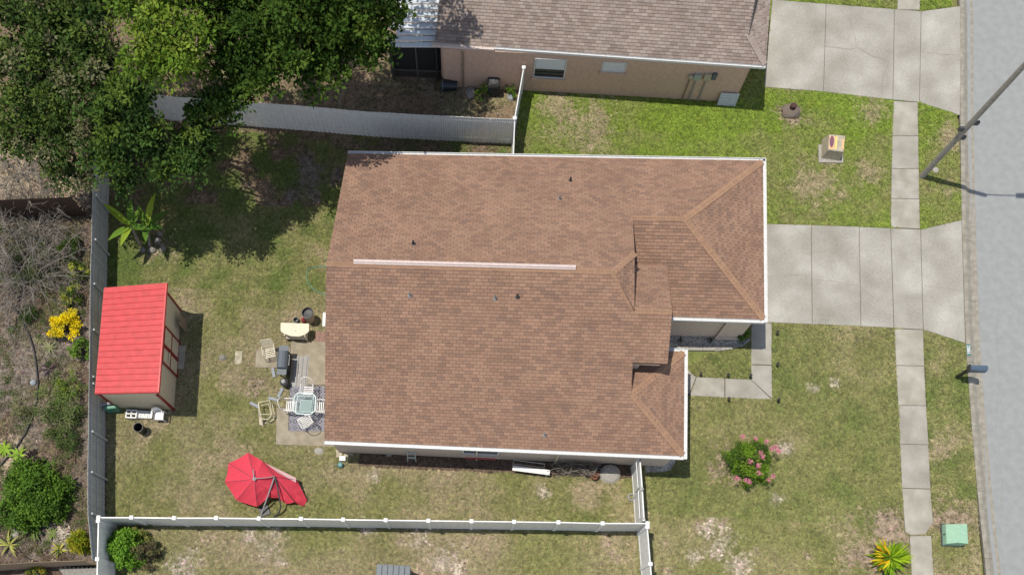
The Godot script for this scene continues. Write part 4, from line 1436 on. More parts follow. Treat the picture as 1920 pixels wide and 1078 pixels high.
	bush("low_bush", "large mixed green weedy bush along the grey fence", "bush", 112, 765, 0.9, 1.45, [Color(0.10, 0.16, 0.04), Color(0.15, 0.21, 0.06), Color(0.07, 0.11, 0.03), Color(0.18, 0.19, 0.10)], 90, 60, 0.11, 0.035, "", 0.4)
	bush("low_bush", "yellowish green bush at the north end of the weedy bush", "bush", 125, 722, 0.7, 0.8, [Color(0.17, 0.23, 0.04), Color(0.12, 0.18, 0.04)], 30, 55, 0.11, 0.03, "", 0.4)
	bush("low_bush", "dark bush at the weedy bush's south end", "bush", 125, 825, 0.8, 0.7, [Color(0.05, 0.09, 0.03), Color(0.09, 0.13, 0.04)], 26, 55, 0.10, 0.03, "", 0.4)
	bush("round_bush", "big dense dark green leafy bush beside the grey fence", "bush", 58, 925, 1.35, 1.75, [Color(0.075, 0.15, 0.02), Color(0.10, 0.19, 0.025), Color(0.06, 0.12, 0.02)], 210, 70, 0.15, 0.08, "", 0.26)
	rosette("dark green fern in the big dense bush's shadow", 62, 990, 14, 0.75, 0.14, [Color(0.09, 0.15, 0.035), Color(0.13, 0.18, 0.05)], 1.0)
	rosette("small light green spiky plant on the bare soil", 98, 1001, 12, 0.45, 0.06, [Color(0.18, 0.24, 0.07)], 0.8)
	rosette("yellow striped spiky plant next to the tan fence", 111, 1030, 14, 0.45, 0.07, [Color(0.38, 0.36, 0.07), Color(0.22, 0.26, 0.06)], 0.8)
	rosette("long leaved yellow-green plant at the soil bed's corner", 17, 1022, 16, 0.7, 0.08, [Color(0.36, 0.36, 0.10), Color(0.22, 0.26, 0.08)], 1.0)
	rosette("withered brown spiky plant beside the yellow-green one", 43, 1038, 16, 0.6, 0.03, [Color(0.10, 0.07, 0.05)], 0.9)
	rosette("bright green fern west of the black edging", 8, 842, 14, 0.55, 0.12, [Color(0.20, 0.32, 0.04)], 0.9)
	rosette("bright green fern crossing the black edging", 36, 853, 14, 0.5, 0.12, [Color(0.22, 0.35, 0.04)], 0.9)
	rosette("dark purple spiky plant among the ferns", 60, 857, 12, 0.42, 0.09, [Color(0.025, 0.015, 0.02)], 0.7)
	rosette("dark purple spiky plant with a green heart", 78, 868, 12, 0.42, 0.09, [Color(0.03, 0.018, 0.022), Color(0.08, 0.11, 0.03)], 0.7)
	rosette("pale green spiky plant below the yellow shrub", 94, 652, 12, 0.42, 0.05, [Color(0.28, 0.31, 0.15)], 0.7)
	rosette("small olive spiky plant by the edging, near the pale one", 72, 640, 9, 0.25, 0.05, [Color(0.20, 0.20, 0.09)], 0.7)
	rosette("dark purple sprawling plant in the middle of the soil bed", 92, 693, 14, 0.6, 0.06, [Color(0.05, 0.03, 0.045), Color(0.03, 0.025, 0.03)], 0.6, 0.4)
	bush("grass_clump", "upright yellow-green grass clump against the grey fence", "grass clump", 146, 1013, 1.0, 0.5, [Color(0.26, 0.30, 0.02), Color(0.36, 0.32, 0.03), Color(0.16, 0.22, 0.02)], 60, 40, 0.20, 0.03, "", 0.2)
	bush("low_bush", "yellow-green bush on the far side of the tan fence", "bush", 64, 1076, 0.8, 0.5, [Color(0.28, 0.27, 0.04), Color(0.16, 0.19, 0.04)], 22, 50, 0.10, 0.05)
	bush("round_bush", "bright green leafy bush inside the white vinyl corner", "bush", 225, 1027, 1.3, 0.95, [Color(0.11, 0.24, 0.025), Color(0.15, 0.29, 0.035)], 100, 65, 0.12, 0.06, "", 0.15)
	bush("round_bush", "brownish half-dead bush beside the bright green one", "bush", 268, 1038, 1.1, 0.75, [Color(0.10, 0.085, 0.055), Color(0.14, 0.13, 0.06), Color(0.08, 0.09, 0.04)], 46, 50, 0.10, 0.05, "", 0.3)
	bush("low_bush", "olive weed at the foot of the vinyl fence", "bush", 260, 995, 0.6, 0.6, [Color(0.20, 0.21, 0.06), Color(0.12, 0.15, 0.04)], 22, 45, 0.09, 0.04)
	# banana
	var bp := U(272, 462)
	var t := thing("banana_plant", "banana plant with broad arching green leaves by the grey fence", "plant", bp)
	var stems := [[U(245, 425, 1.5), bp + Vector3(-0.2, 0, 0)], [U(275, 425, 1.3), bp + Vector3(0.25, 0, 0.05)]]
	for s in stems:
		var mb := MB.new()
		mb.tube([s[1], s[1].lerp(s[0], 0.5), s[0]], 0.09, 0.05, 8)
		part(t, "stem", mb, MT.twig)
	for q in [[0, 207, 395], [0, 248, 385], [0, 214, 448], [0, 232, 456], [0, 275, 432], [0, 262, 400], [1, 290, 378], [1, 300, 430], [1, 275, 450], [1, 310, 405], [1, 262, 395]]:
		var a: Vector3 = stems[q[0]][0]
		var b := U(q[1], q[2], 1.5)
		var mb := MB.new()
		mb.col = shade_of([Color(0.06, 0.13, 0.02), Color(0.09, 0.17, 0.025), Color(0.20, 0.28, 0.03)][rng.randi() % 3], 0.15)
		mb.blade(a, (b - a).normalized() + Vector3(0, 0.5, 0), a.distance_to(b) * 1.35, 0.34, 0.8, 6, 0.18)
		part(t, "leaf", mb, MT.leaf)
	# front garden
	t = bush("flowering_bush", "green bush with pink flower heads on the front lawn", "bush", 1408, 862, 1.1, 0.98, [Color(0.10, 0.19, 0.02), Color(0.14, 0.24, 0.025), Color(0.06, 0.11, 0.02)], 95, 60, 0.10, 0.05, "", 0.18)
	for q in [[1393, 819], [1437, 828], [1427, 850], [1430, 857], [1460, 845], [1448, 840], [1408, 866], [1422, 873], [1400, 900], [1405, 903], [1442, 900], [1450, 893], [1425, 886], [1383, 896], [1417, 823], [1455, 838]]:
		var p := U(q[0] , q[1], rnd(1.0, 1.3))
		var mb := MB.new()
		for i in 60:
			mb.col = shade_of([Color(0.64, 0.19, 0.30), Color(0.68, 0.34, 0.36), Color(0.56, 0.12, 0.27)][rng.randi() % 3], 0.15)
			mb.leaf(p + ball_dir() * rnd(0.02, 0.14), ball_dir(), ball_dir(), 0.05, 0.05)
		part(t, "flower_head", mb, MT.petal)
	var cp := U(1667, 1047, 0.4)
	cp.y = 0
	t = thing("croton_plant", "big leafy plant with green and orange leaves beside the narrow sidewalk end", "plant", cp)
	for i in 190:
		var a := rnd(0, TAU)
		var mb := MB.new()
		var west := cos(a) < -0.35 and rng.randf() < 0.55
		mb.col = shade_of([Color(0.13, 0.24, 0.012), Color(0.20, 0.31, 0.015), Color(0.09, 0.16, 0.012)][rng.randi() % 3] if not west else [Color(0.62, 0.36, 0.015), Color(0.5, 0.40, 0.02)][rng.randi() % 2], 0.2)
		mb.blade(cp + Vector3(cos(a), 0, sin(a)) * rnd(0.02, 0.35) + Vector3(0, rnd(0.1, 0.7), 0), Vector3(cos(a), rnd(0.3, 1.5), sin(a)), rnd(0.4, 0.75), rnd(0.07, 0.11), 0.9, 4, 0.2)
		part(t, "leaf", mb, MT.leaf)
	bush("round_bush", "small clipped dark bush in the gravel bed under the garage eave", "bush", 1391, 622, 0.5, 0.36, [Color(0.07, 0.14, 0.02), Color(0.11, 0.18, 0.02)], 34, 45, 0.06, 0.035, "", 0.15)
	rosette("reddish plant between the clipped bush and the path", 1400, 609, 14, 0.3, 0.06, [Color(0.16, 0.06, 0.06), Color(0.12, 0.11, 0.05)], 0.6)
	for q in [[1275, 640, "dark potted tuft in the gravel bed near the porch"], [1331, 640, "tiny dark plant in the middle of the gravel bed"]]:
		rosette(q[2], q[0], q[1], 16, 0.22, 0.03, [Color(0.03, 0.045, 0.02)], 0.4, 1.2)
	for q in [[905, 175, "green weeds along the neighbour's wall by the black unit"], [962, 160, "tall weeds between the black unit and the side fence"]]:
		bush("low_bush", q[2], "bush", q[0], q[1], 0.6, 0.5, [Color(0.10, 0.19, 0.03), Color(0.07, 0.13, 0.02)], 16, 40, 0.09, 0.03)
	# stump
	var sp := U(1482, 210)
	t = thing("tree_stump", "gnarled grey stump with a short dark cut trunk on the green lawn", "stump", sp)
	var mb := MB.new()
	mb.lathe(sp, [[0.42, 0.0], [0.44, 0.06], [0.38, 0.16], [0.26, 0.24], [0.15, 0.30]], 14, 1.0, 0.9)
	for i in mb.v.size():
		var p := mb.v[i] - sp
		var j := 1.0 + 0.14 * sin(p.x * 23.0 + p.y * 31.0) * cos(p.z * 19.0)
		mb.v[i] = sp + Vector3(p.x * j, p.y * (0.7 + 0.3 * j), p.z * j)
	part(t, "root_mass", mb, MT.stump)
	mb = MB.new()
	mb.tube([sp + Vector3(0.04, 0.1, -0.08), sp + Vector3(0.05, 0.36, -0.12)], 0.17, 0.15, 12)
	part(t, "cut_trunk", mb, mat(Color(0.11, 0.055, 0.045), 1.0, MT.speck, 2.0))

# ---------------------------------------------------------------- furniture and yard things
func slat_chair(called: String, label: String, m: Material, hoop: bool, group: String) -> Node3D:
	# stands at the origin, faces +z
	var t := thing(called, label, "chair", Vector3.ZERO, group)
	var w := 0.29
	for sx in [-1.0, 1.0]:
		var mb := MB.new()
		mb.tube([Vector3(sx * w, 0, 0.27), Vector3(sx * w, 0.36, 0.25), Vector3(sx * w, 0.62, 0.20), Vector3(sx * w, 0.64, 0.1)], 0.018)
		part(t, "front_leg", mb, m)
		mb = MB.new()
		mb.tube([Vector3(sx * w, 0, -0.30), Vector3(sx * w, 0.40, -0.20)], 0.018)
		part(t, "rear_leg", mb, m)
		mb = MB.new()
		mb.tube([Vector3(sx * w, 0.62, 0.20), Vector3(sx * (w + 0.01), 0.64, 0.0), Vector3(sx * w, 0.62, -0.28)], 0.024)
		part(t, "armrest", mb, m)
	for i in 6:
		var mb := MB.new()
		mb.box(Vector3(0, 0.41 - i * 0.006, 0.25 - i * 0.09), Vector3(2 * w, 0.02, 0.042))
		part(t, "seat_slat", mb, m)
	var mb2 := MB.new()
	if hoop:
		var pts := [Vector3(-w, 0.38, -0.2)]
		for i in 9:
			var a := PI * i / 8.0
			pts.append(Vector3(-cos(a) * w, 0.72 + sin(a) * 0.26, -0.34 - sin(a) * 0.16))
		pts.append(Vector3(w, 0.38, -0.2))
		mb2.tube(pts, 0.02)
		part(t, "back_hoop", mb2, m)
		for i in 5:
			mb2 = MB.new()
			var f := i / 4.0
			var x := lerpf(-0.2, 0.2, f)
			mb2.tube([Vector3(x, 0.40, -0.21), Vector3(x, 0.92 - absf(x) * 0.4, -0.47 + absf(x) * 0.1)], 0.005, 0.005, 4)
			part(t, "back_wire", mb2, m)
	else:
		mb2.tube([Vector3(-w, 0.38, -0.2), Vector3(-w, 0.85, -0.42), Vector3(-w * 0.9, 0.9, -0.45), Vector3(w * 0.9, 0.9, -0.45), Vector3(w, 0.85, -0.42), Vector3(w, 0.38, -0.2)], 0.02)
		part(t, "back_frame", mb2, m)
		for i in 5:
			mb2 = MB.new()
			mb2.box(Vector3(0, 0.48 + i * 0.085, -0.245 - i * 0.042), Vector3(2 * w, 0.055, 0.016), 0, Basis(Vector3.RIGHT, -0.45))
			part(t, "back_slat", mb2, m)
	return t

func patio_things() -> void:
	# rug
	var q := [U(543, 721, 0.06), U(612, 724, 0.06), U(612, 808, 0.06), U(541, 808, 0.06)]
	var img := Image.create(256, 256, false, Image.FORMAT_RGB8)
	for y in 256:
		for x in 256:
			var u := fposmod(x / 42.0, 1.0) - 0.5
			var v := fposmod(y / 42.0, 1.0) - 0.5
			var r := sqrt(u * u + v * v)
			var a := atan2(v, u)
			var on := absf(r - 0.34 - 0.07 * cos(4 * a)) < 0.07 or r < 0.1 or (absf(u) + absf(v) > 0.86) or absf(absf(u) - absf(v)) < 0.035
			img.set_pixel(x, y, Color(0.66, 0.66, 0.69) if on else Color(0.26, 0.26, 0.32))
	var rm := StandardMaterial3D.new()
	rm.albedo_texture = ImageTexture.create_from_image(img)
	rm.roughness = 0.95
	var mb := MB.new()
	for i in 4: q[i].y = 0.062
	mb.quad(q[0], q[1], q[2], q[3])
	for k in [Vector2(0, 0), Vector2(1, 0), Vector2(1, 1.25), Vector2(0, 0), Vector2(1, 1.25), Vector2(0, 1.25)]: mb.uv.append(k)
	for i in 4:
		var j := (i + 1) % 4
		mb.quad(q[j], q[i], q[i] - Vector3(0, 0.012, 0), q[j] - Vector3(0, 0.012, 0))
		for k in 6: mb.uv.append(Vector2(0.02, 0.02))
	solo("patterned_rug", mb, rm, (q[0] + q[2]) * 0.5, "navy and white patterned outdoor rug under the glass table", "rug")
	var fl := 0.064
	# glass table
	var tp := U(571, 757, 0.72)
	tp.y = fl
	var t := thing("glass_table", "square glass patio table with pale aqua frame on the patterned rug", "table", tp)
	var r := 0.52
	var rim: Array = []
	for i in 17:
		var a := TAU * (i + 0.5) / 16.0
		var rr := r / pow(pow(absf(cos(a)), 6.0) + pow(absf(sin(a)), 6.0), 1.0 / 6.0)
		rim.append(tp + Vector3(cos(a) * rr, 0.70, sin(a) * rr))
	mb = MB.new()
	mb.tube(rim, 0.028, -1, 6)
	part(t, "rim", mb, MT.frame_aqua)
	mb = MB.new()
	var pl := PackedVector2Array()
	for i in 16: pl.append(Vector2(rim[i].x, rim[i].z))
	mb.flat_prism(pl, tp.y + 0.697, tp.y + 0.705)
	part(t, "glass_top", mb, MT.glass)
	for s in [Vector2(-1, -1), Vector2(1, -1), Vector2(1, 1), Vector2(-1, 1)]:
		mb = MB.new()
		mb.tube([tp + Vector3(s.x * 0.44, 0.69, s.y * 0.44), tp + Vector3(s.x * 0.26, 0.35, s.y * 0.26), tp + Vector3(s.x * 0.36, 0, s.y * 0.36)], 0.024)
		part(t, "leg", mb, MT.frame_aqua)
	mb = MB.new()
	for y in [[0.35, 0.27], [0.60, 0.39]]:
		var k: float = y[1]
		mb.tube([tp + Vector3(-k, y[0], -k), tp + Vector3(k, y[0], -k), tp + Vector3(k, y[0], k), tp + Vector3(-k, y[0], k), tp + Vector3(-k, y[0], -k)], 0.018)
	part(t, "brace", mb, MT.frame_aqua)
	mb = MB.new()
	mb.box(tp + Vector3(0, 0.36, 0), Vector3(0.5, 0.01, 0.5))
	part(t, "lower_shelf", mb, mat(Color(0.20, 0.27, 0.27), 0.2))
	var ch := slat_chair("patio_chair", "white hoop-backed patio chair tucked under the glass table by the grill mat", MT.white, true, "chairs at the glass table")
	ch.position = Vector3(tp.x + 0.02, fl, tp.z - 0.72)
	copy(ch, Vector3(tp.x - 0.72, fl, tp.z + 0.05), PI / 2, "white hoop-backed patio chair at the glass table's lawn side")
	copy(ch, Vector3(tp.x + 0.74, fl, tp.z + 0.05), -PI / 2, "white hoop-backed patio chair half under the roof edge")
	copy(ch, Vector3(tp.x + 0.05, fl, tp.z + 0.78), PI + 0.6, "white hoop-backed patio chair turned askew with its back to the south wall")
	var sc := slat_chair("patio_chair", "cream slat-backed chair between the side table and the lawn", MT.cream, false, "")
	sc.position = U(509, 667)
	sc.position.y = 0.05
	sc.rotation.y = 0.25
	# tipped chair frame
	var cp := U(498, 780)
	t = thing("chair_frame", "cream tubular chair frame lying tipped over on the lawn", "chair frame", cp)
	mb = MB.new()
	mb.tube([U(484, 755, 0.55), U(505, 750, 0.55), U(509, 776, 0.5), U(488, 777, 0.5), U(484, 755, 0.55)], 0.022)
	mb.tube([U(489, 760, 0.4), U(503, 757, 0.4), U(508, 775, 0.35)], 0.016)
	part(t, "seat_frame", mb, MT.cream)
	mb = MB.new()
	mb.tube([U(509, 776, 0.5), U(506, 783, 0.42), U(500, 786, 0.4), U(490, 785, 0.42), U(488, 777, 0.5)], 0.022)
	mb.tube([U(510, 757, 0.12), U(514, 776, 0.06), U(513, 786, 0.04), U(506, 791, 0.03), U(495, 793, 0.03)], 0.022)
	part(t, "back_frame", mb, MT.cream)
	for s in [[484, 755, 0.55, 487, 795, 0.02], [505, 750, 0.55, 511, 757, 0.12], [488, 777, 0.5, 493, 800, 0.02], [509, 776, 0.5, 513, 784, 0.03]]:
		mb = MB.new()
		mb.tube([U(s[0], s[1], s[2]), U(s[3], s[4], s[5])], 0.022)
		part(t, "leg", mb, MT.cream)
	mb = MB.new()
	mb.quad(U(487, 782, 0.3), U(492, 786, 0.3), U(494, 798, 0.05), U(486, 796, 0.05))
	part(t, "back_panel", mb, MT.cream)
	# grill
	var gp := U(537, 690)
	t = thing("gas_grill", "charcoal gas grill with closed lid and side shelf on the patio", "grill", gp)
	var gy := 0.052
	mb = MB.new()
	mb.box(Vector3(gp.x, gy + 0.42, gp.z - 0.05), Vector3(0.48, 0.78, 0.8))
	part(t, "cabinet", mb, MT.black)
	mb = MB.new()
	var a0 := Vector3(gp.x, gy + 0.82, gp.z - 0.05)
	for i in 6:
		var u0 := PI * i / 6.0; var u1 := PI * (i + 1) / 6.0
		var A := Vector3(-cos(u0) * 0.27, sin(u0) * 0.24, 0); var B := Vector3(-cos(u1) * 0.27, sin(u1) * 0.24, 0)
		mb.quad(a0 + A + Vector3(0, 0, -0.42), a0 + B + Vector3(0, 0, -0.42), a0 + B + Vector3(0, 0, 0.42), a0 + A + Vector3(0, 0, 0.42))
		for s in [-0.42, 0.42]: mb.tri(a0 + Vector3(0, 0, s), a0 + A + Vector3(0, 0, s), a0 + B + Vector3(0, 0, s))
	var lid := part(t, "lid", mb, MT.slate)
	mb = MB.new()
	mb.tube([a0 + Vector3(0.28, 0.06, -0.25), a0 + Vector3(0.33, 0.08, -0.25), a0 + Vector3(0.33, 0.08, 0.25), a0 + Vector3(0.28, 0.06, 0.25)], 0.014)
	part(lid, "handle", mb, MT.steel)
	for s in [[-0.62, 0.26], [0.56, 0.32]]:
		mb = MB.new()
		mb.box(a0 + Vector3(0, 0.0, s[0]), Vector3(0.46, 0.04, s[1]))
		part(t, "side_shelf", mb, MT.slate)
	for s in [-0.5, 0.5]:
		for x in [-0.2, 0.2]:
			mb = MB.new()
			mb.box(Vector3(gp.x + x, gy + 0.4, gp.z + s - 0.05), Vector3(0.05, 0.8, 0.05))
			part(t, "leg", mb, MT.black)
	# round burner beside the grill
	var kp := U(536, 722)
	t = thing("kettle_smoker", "small dark round smoker with pale lid dial beside the grill", "smoker", kp)
	mb = MB.new()
	mb.lathe(Vector3(kp.x, 0.0, kp.z), [[0.16, 0.0], [0.17, 0.05], [0.19, 0.3], [0.2, 0.42]], 18)
	part(t, "body", mb, MT.charcoal)
	mb = MB.new()
	mb.lathe(Vector3(kp.x, 0.42, kp.z), [[0.21, 0.0], [0.19, 0.07], [0.12, 0.13], [0.0, 0.15]], 18)
	var kl := part(t, "lid", mb, MT.charcoal)
	mb = MB.new()
	mb.lathe(Vector3(kp.x - 0.02, 0.56, kp.z), [[0.1, 0.0], [0.1, 0.02], [0.06, 0.03], [0.0, 0.03]], 14)
	part(kl, "dial", mb, MT.grey)
	# striped mat
	mb = MB.new()
	var mc := (U(563, 697) + U(564, 697)) * 0.5
	mb.box(Vector3(mc.x, 0.058, mc.z), Vector3(0.74, 0.016, 1.55))
	var mo := thing("grill_mat", "long grey and white striped mat beside the grill", "mat", Vector3(mc.x, 0.05, mc.z))
	part(mo, "base", mb, MT.grey)
	for i in 5:
		mb = MB.new()
		mb.box(Vector3(mc.x - 0.14 + i * 0.11, 0.068, mc.z), Vector3(0.07 - 0.02 * (i % 2), 0.006, 1.5))
		part(mo, "stripe", mb, MT.palestone if i % 2 else MT.deckwood)
	# concrete edging blocks
	for b in [[513, 699, 0.3, "alone on the dirt west of the grill"], [526, 737, -0.35, "next to the round smoker"], [513, 749, 1.3, "between the smoker's block and the tipped chair frame"], [478, 760, 1.15, "with one end on the lawn past the tipped chair frame"]]:
		var p := U(b[0], b[1])
		mb = MB.new()
		mb.box(Vector3(p.x, 0.05, p.z), Vector3(0.15, 0.1, 0.52), b[2], Basis.IDENTITY, 0.015)
		solo("edging_block", mb, MT.blueish, p, "bluish grey concrete block " + b[3], "block", "loose edging blocks")
	# side table
	var sp := U(554, 632)
	t = thing("side_table", "cream bow-fronted patio table with a lower shelf near the trash can", "table", sp)
	var top := PackedVector2Array()
	for k in [[526, 605], [579, 607], [579, 621], [572, 627], [560, 631], [545, 630], [533, 626], [526, 621]]:
		var p := U(k[0], k[1], 0.72)
		top.append(Vector2(p.x, p.z))
	mb = MB.new()
	mb.flat_prism(top, 0.69, 0.73)
	part(t, "tabletop", mb, MT.cream)
	var cx := 0.0; var cz := 0.0
	for p in top: cx += p.x / 8; cz += p.y / 8
	for k in [[-0.55, -0.25], [0.55, -0.25], [0.5, 0.2], [-0.5, 0.2]]:
		mb = MB.new()
		mb.box(Vector3(cx + k[0], 0.345, cz + k[1]), Vector3(0.05, 0.69, 0.05))
		part(t, "leg", mb, MT.cream)
	mb = MB.new()
	mb.box(Vector3(cx, 0.25, cz), Vector3(1.1, 0.03, 0.42))
	part(t, "lower_shelf", mb, MT.cream)
	mb = MB.new()
	mb.lathe(Vector3(cx + 0.05, 0.73, cz), [[0.02, 0.0], [0.02, 0.012], [0.0, 0.012]], 8)
	part(t, "umbrella_hole", mb, MT.charcoal)
	# trash can
	var tp2 := U(582, 600)
	t = thing("trash_can", "tan trash can with a black open top beside the side table", "trash can", tp2)
	mb = MB.new()
	mb.lathe(tp2, [[0.21, 0.0], [0.22, 0.05], [0.27, 0.80]], 20)
	part(t, "body", mb, mat(Color(0.40, 0.33, 0.26), 0.6, MT.soft, 1.0))
	mb = MB.new()
	mb.lathe(tp2, [[0.285, 0.78], [0.29, 0.84], [0.25, 0.85], [0.24, 0.7], [0.0, 0.68]], 20)
	part(t, "rim", mb, MT.charcoal)
	var rp := U(570, 603)
	mb = MB.new()
	mb.lathe(rp, [[0.1, 0.0], [0.11, 0.02], [0.11, 0.28], [0.05, 0.36], [0.05, 0.42], [0.0, 0.43]], 14)
	solo("red_bottle", mb, MT.red, rp, "red fuel bottle standing beside the tan trash can", "bottle")
	var pp := U(556, 603)
	mb = MB.new()
	mb.lathe(pp, [[0.1, 0.0], [0.13, 0.25], [0.11, 0.25], [0.09, 0.05], [0.0, 0.05]], 14)
	solo("plant_pot", mb, MT.slate, pp, "small dark pot behind the cream side table", "pot")
	# bricks by the wall
	var bo := U(592, 622)
	var br := thing("brick_pad", "small pad of pink bricks between the side table and the house", "bricks", Vector3(bo.x, 0, bo.z))
	for i in 5:
		for j in 3:
			mb = MB.new()
			mb.box(Vector3(bo.x + 0.12 + j * 0.225, 0.03, bo.z + 0.06 + i * 0.108), Vector3(0.215, 0.06, 0.1), rnd(-0.03, 0.03), Basis.IDENTITY, 0.006)
			part(br, "brick", mb, MT.brick)
	var dsp := U(608, 600)
	mb = MB.new()
	mb.box(Vector3(dsp.x, 0.05, dsp.z), Vector3(0.16, 0.09, 0.72), 0.03, Basis.IDENTITY, 0.02)
	solo("splash_block", mb, MT.white, Vector3(dsp.x, 0, dsp.z), "white downspout splash block against the west wall", "splash block")
	# green hose
	mb = MB.new()
	var hp: Array = []
	for k in [[612, 500], [600, 499], [588, 501], [577, 507], [574, 518], [577, 530], [586, 541], [598, 549], [612, 553]]: hp.append(U(k[0], k[1], 0.05))
	mb.tube(hp, 0.02, -1, 6)
	solo("garden_hose", mb, MT.hose, hp[4], "green garden hose curling out from the west wall onto the lawn", "hose")

func umbrella() -> void:
	var t := thing("cantilever_umbrella", "red cantilever umbrella tipped over on the lawn by the vinyl fence", "umbrella", U(500, 950))
	var hub := U(477, 898, 1.35)
	var hub2 := U(515, 894, 1.05)
	var A := U(465, 848, 0.85); var B := U(428, 868, 0.7); var C := U(421, 904, 0.6); var D := U(443, 938, 0.55); var E := U(482, 950, 0.55)
	var F := U(492, 864, 0.95); var G := U(521, 933, 0.55); var G0 := U(502, 932, 0.6)
	var panel := func(p: Array) -> void:
		# a panel with slack: each triangle split and sagging a little
		var mb := MB.new()
		for i in range(1, p.size() - 1):
			var a: Vector3 = p[0]; var b: Vector3 = p[i]; var c: Vector3 = p[i + 1]
			var n := 7
			for u in n:
				for v in n - u:
					var f := func(x: int, y: int) -> Vector3:
						var s := float(x) / n; var w := float(y) / n
						var q := a * (1 - s - w) + b * s + c * w
						q.y -= 0.10 * 4.0 * s * w + 0.03 * sin(q.x * 9.0 + q.z * 14.0) * (s + w) * (1.0 if p.size() > 3 else 0.35)
						return q
					mb.tri(f.call(u, v), f.call(u + 1, v), f.call(u, v + 1))
					if u + v < n - 1: mb.tri(f.call(u + 1, v), f.call(u + 1, v + 1), f.call(u, v + 1))
		part(t, "canopy_panel", mb, MT.redcloth)
	panel.call([hub, A, B]); panel.call([hub, B, C]); panel.call([hub, C, D]); panel.call([hub, D, E]); panel.call([hub, F, A])
	panel.call([hub, E, G0, G, hub2]); panel.call([hub, hub2, F])
	var g1 := U(535, 944, 0.35); var g2 := U(552, 941, 0.45); var g3 := U(568, 949, 0.15); var g4 := U(575, 937, 0.2); var g5 := U(556, 900, 0.6)
	panel.call([hub2, G, g1, g2]); panel.call([hub2, g2, g3, g4, g5]); panel.call([hub2, g5, F])
	var mb := MB.new()
	var e1 := U(497, 868, 0.97); var e2 := U(555, 896, 0.62); var e3 := U(555, 905, 0.62)
	mb.quad(e1 + Vector3(0, 0.02, 0), e2 + Vector3(0, 0.03, 0), e3 + Vector3(0, 0.05, 0), U(520, 886, 0.95))
	part(t, "valance", mb, MT.pinkcloth, "faded pink underside flap")
	for p in [A, B, C, D, E]:
		mb = MB.new()
		mb.tube([hub + Vector3(0, -0.01, 0), hub.lerp(p, 0.5) + Vector3(0, 0.0, 0), p], 0.012, 0.010, 5)
		part(t, "rib", mb, MT.charcoal)
	for p in [g2, g5, F]:
		mb = MB.new()
		mb.tube([hub2 + Vector3(0, 0.03, 0), p + Vector3(0, 0.03, 0)], 0.014, 0.01, 5)
		part(t, "rib", mb, MT.charcoal)
	mb = MB.new()
	mb.tube([hub + Vector3(0, 0.06, 0), hub.lerp(hub2, 0.5) + Vector3(0, 0.14, 0.03), hub2 + Vector3(0, 0.08, 0)], 0.02)
	mb.lathe(hub, [[0.08, 0.0], [0.09, 0.06], [0.0, 0.1]], 10)
	mb.tube([hub + Vector3(0, 0.08, 0), U(474, 880, 1.35)], 0.03, 0.02)
	part(t, "hub", mb, MT.grey)
	mb = MB.new()
	mb.tube([hub2 + Vector3(0, 0.05, 0), U(500, 935, 0.7), U(489, 966, 0.08)], 0.035, 0.04, 8)
	part(t, "pole", mb, MT.grey)
	mb = MB.new()
	mb.tube([hub2 + Vector3(0, 0.06, 0), U(520, 912, 0.95), U(524, 935, 0.75), U(526, 950, 0.5), U(523, 961, 0.25), U(514, 969, 0.06)], 0.035, 0.04, 8)
	part(t, "arm", mb, MT.charcoal)
	mb = MB.new()
	var bp := U(496, 958)
	mb.box(bp + Vector3(0, 0.05, 0), Vector3(0.5, 0.09, 0.5), 0.4, Basis.IDENTITY, 0.02)
	part(t, "base", mb, MT.charcoal)

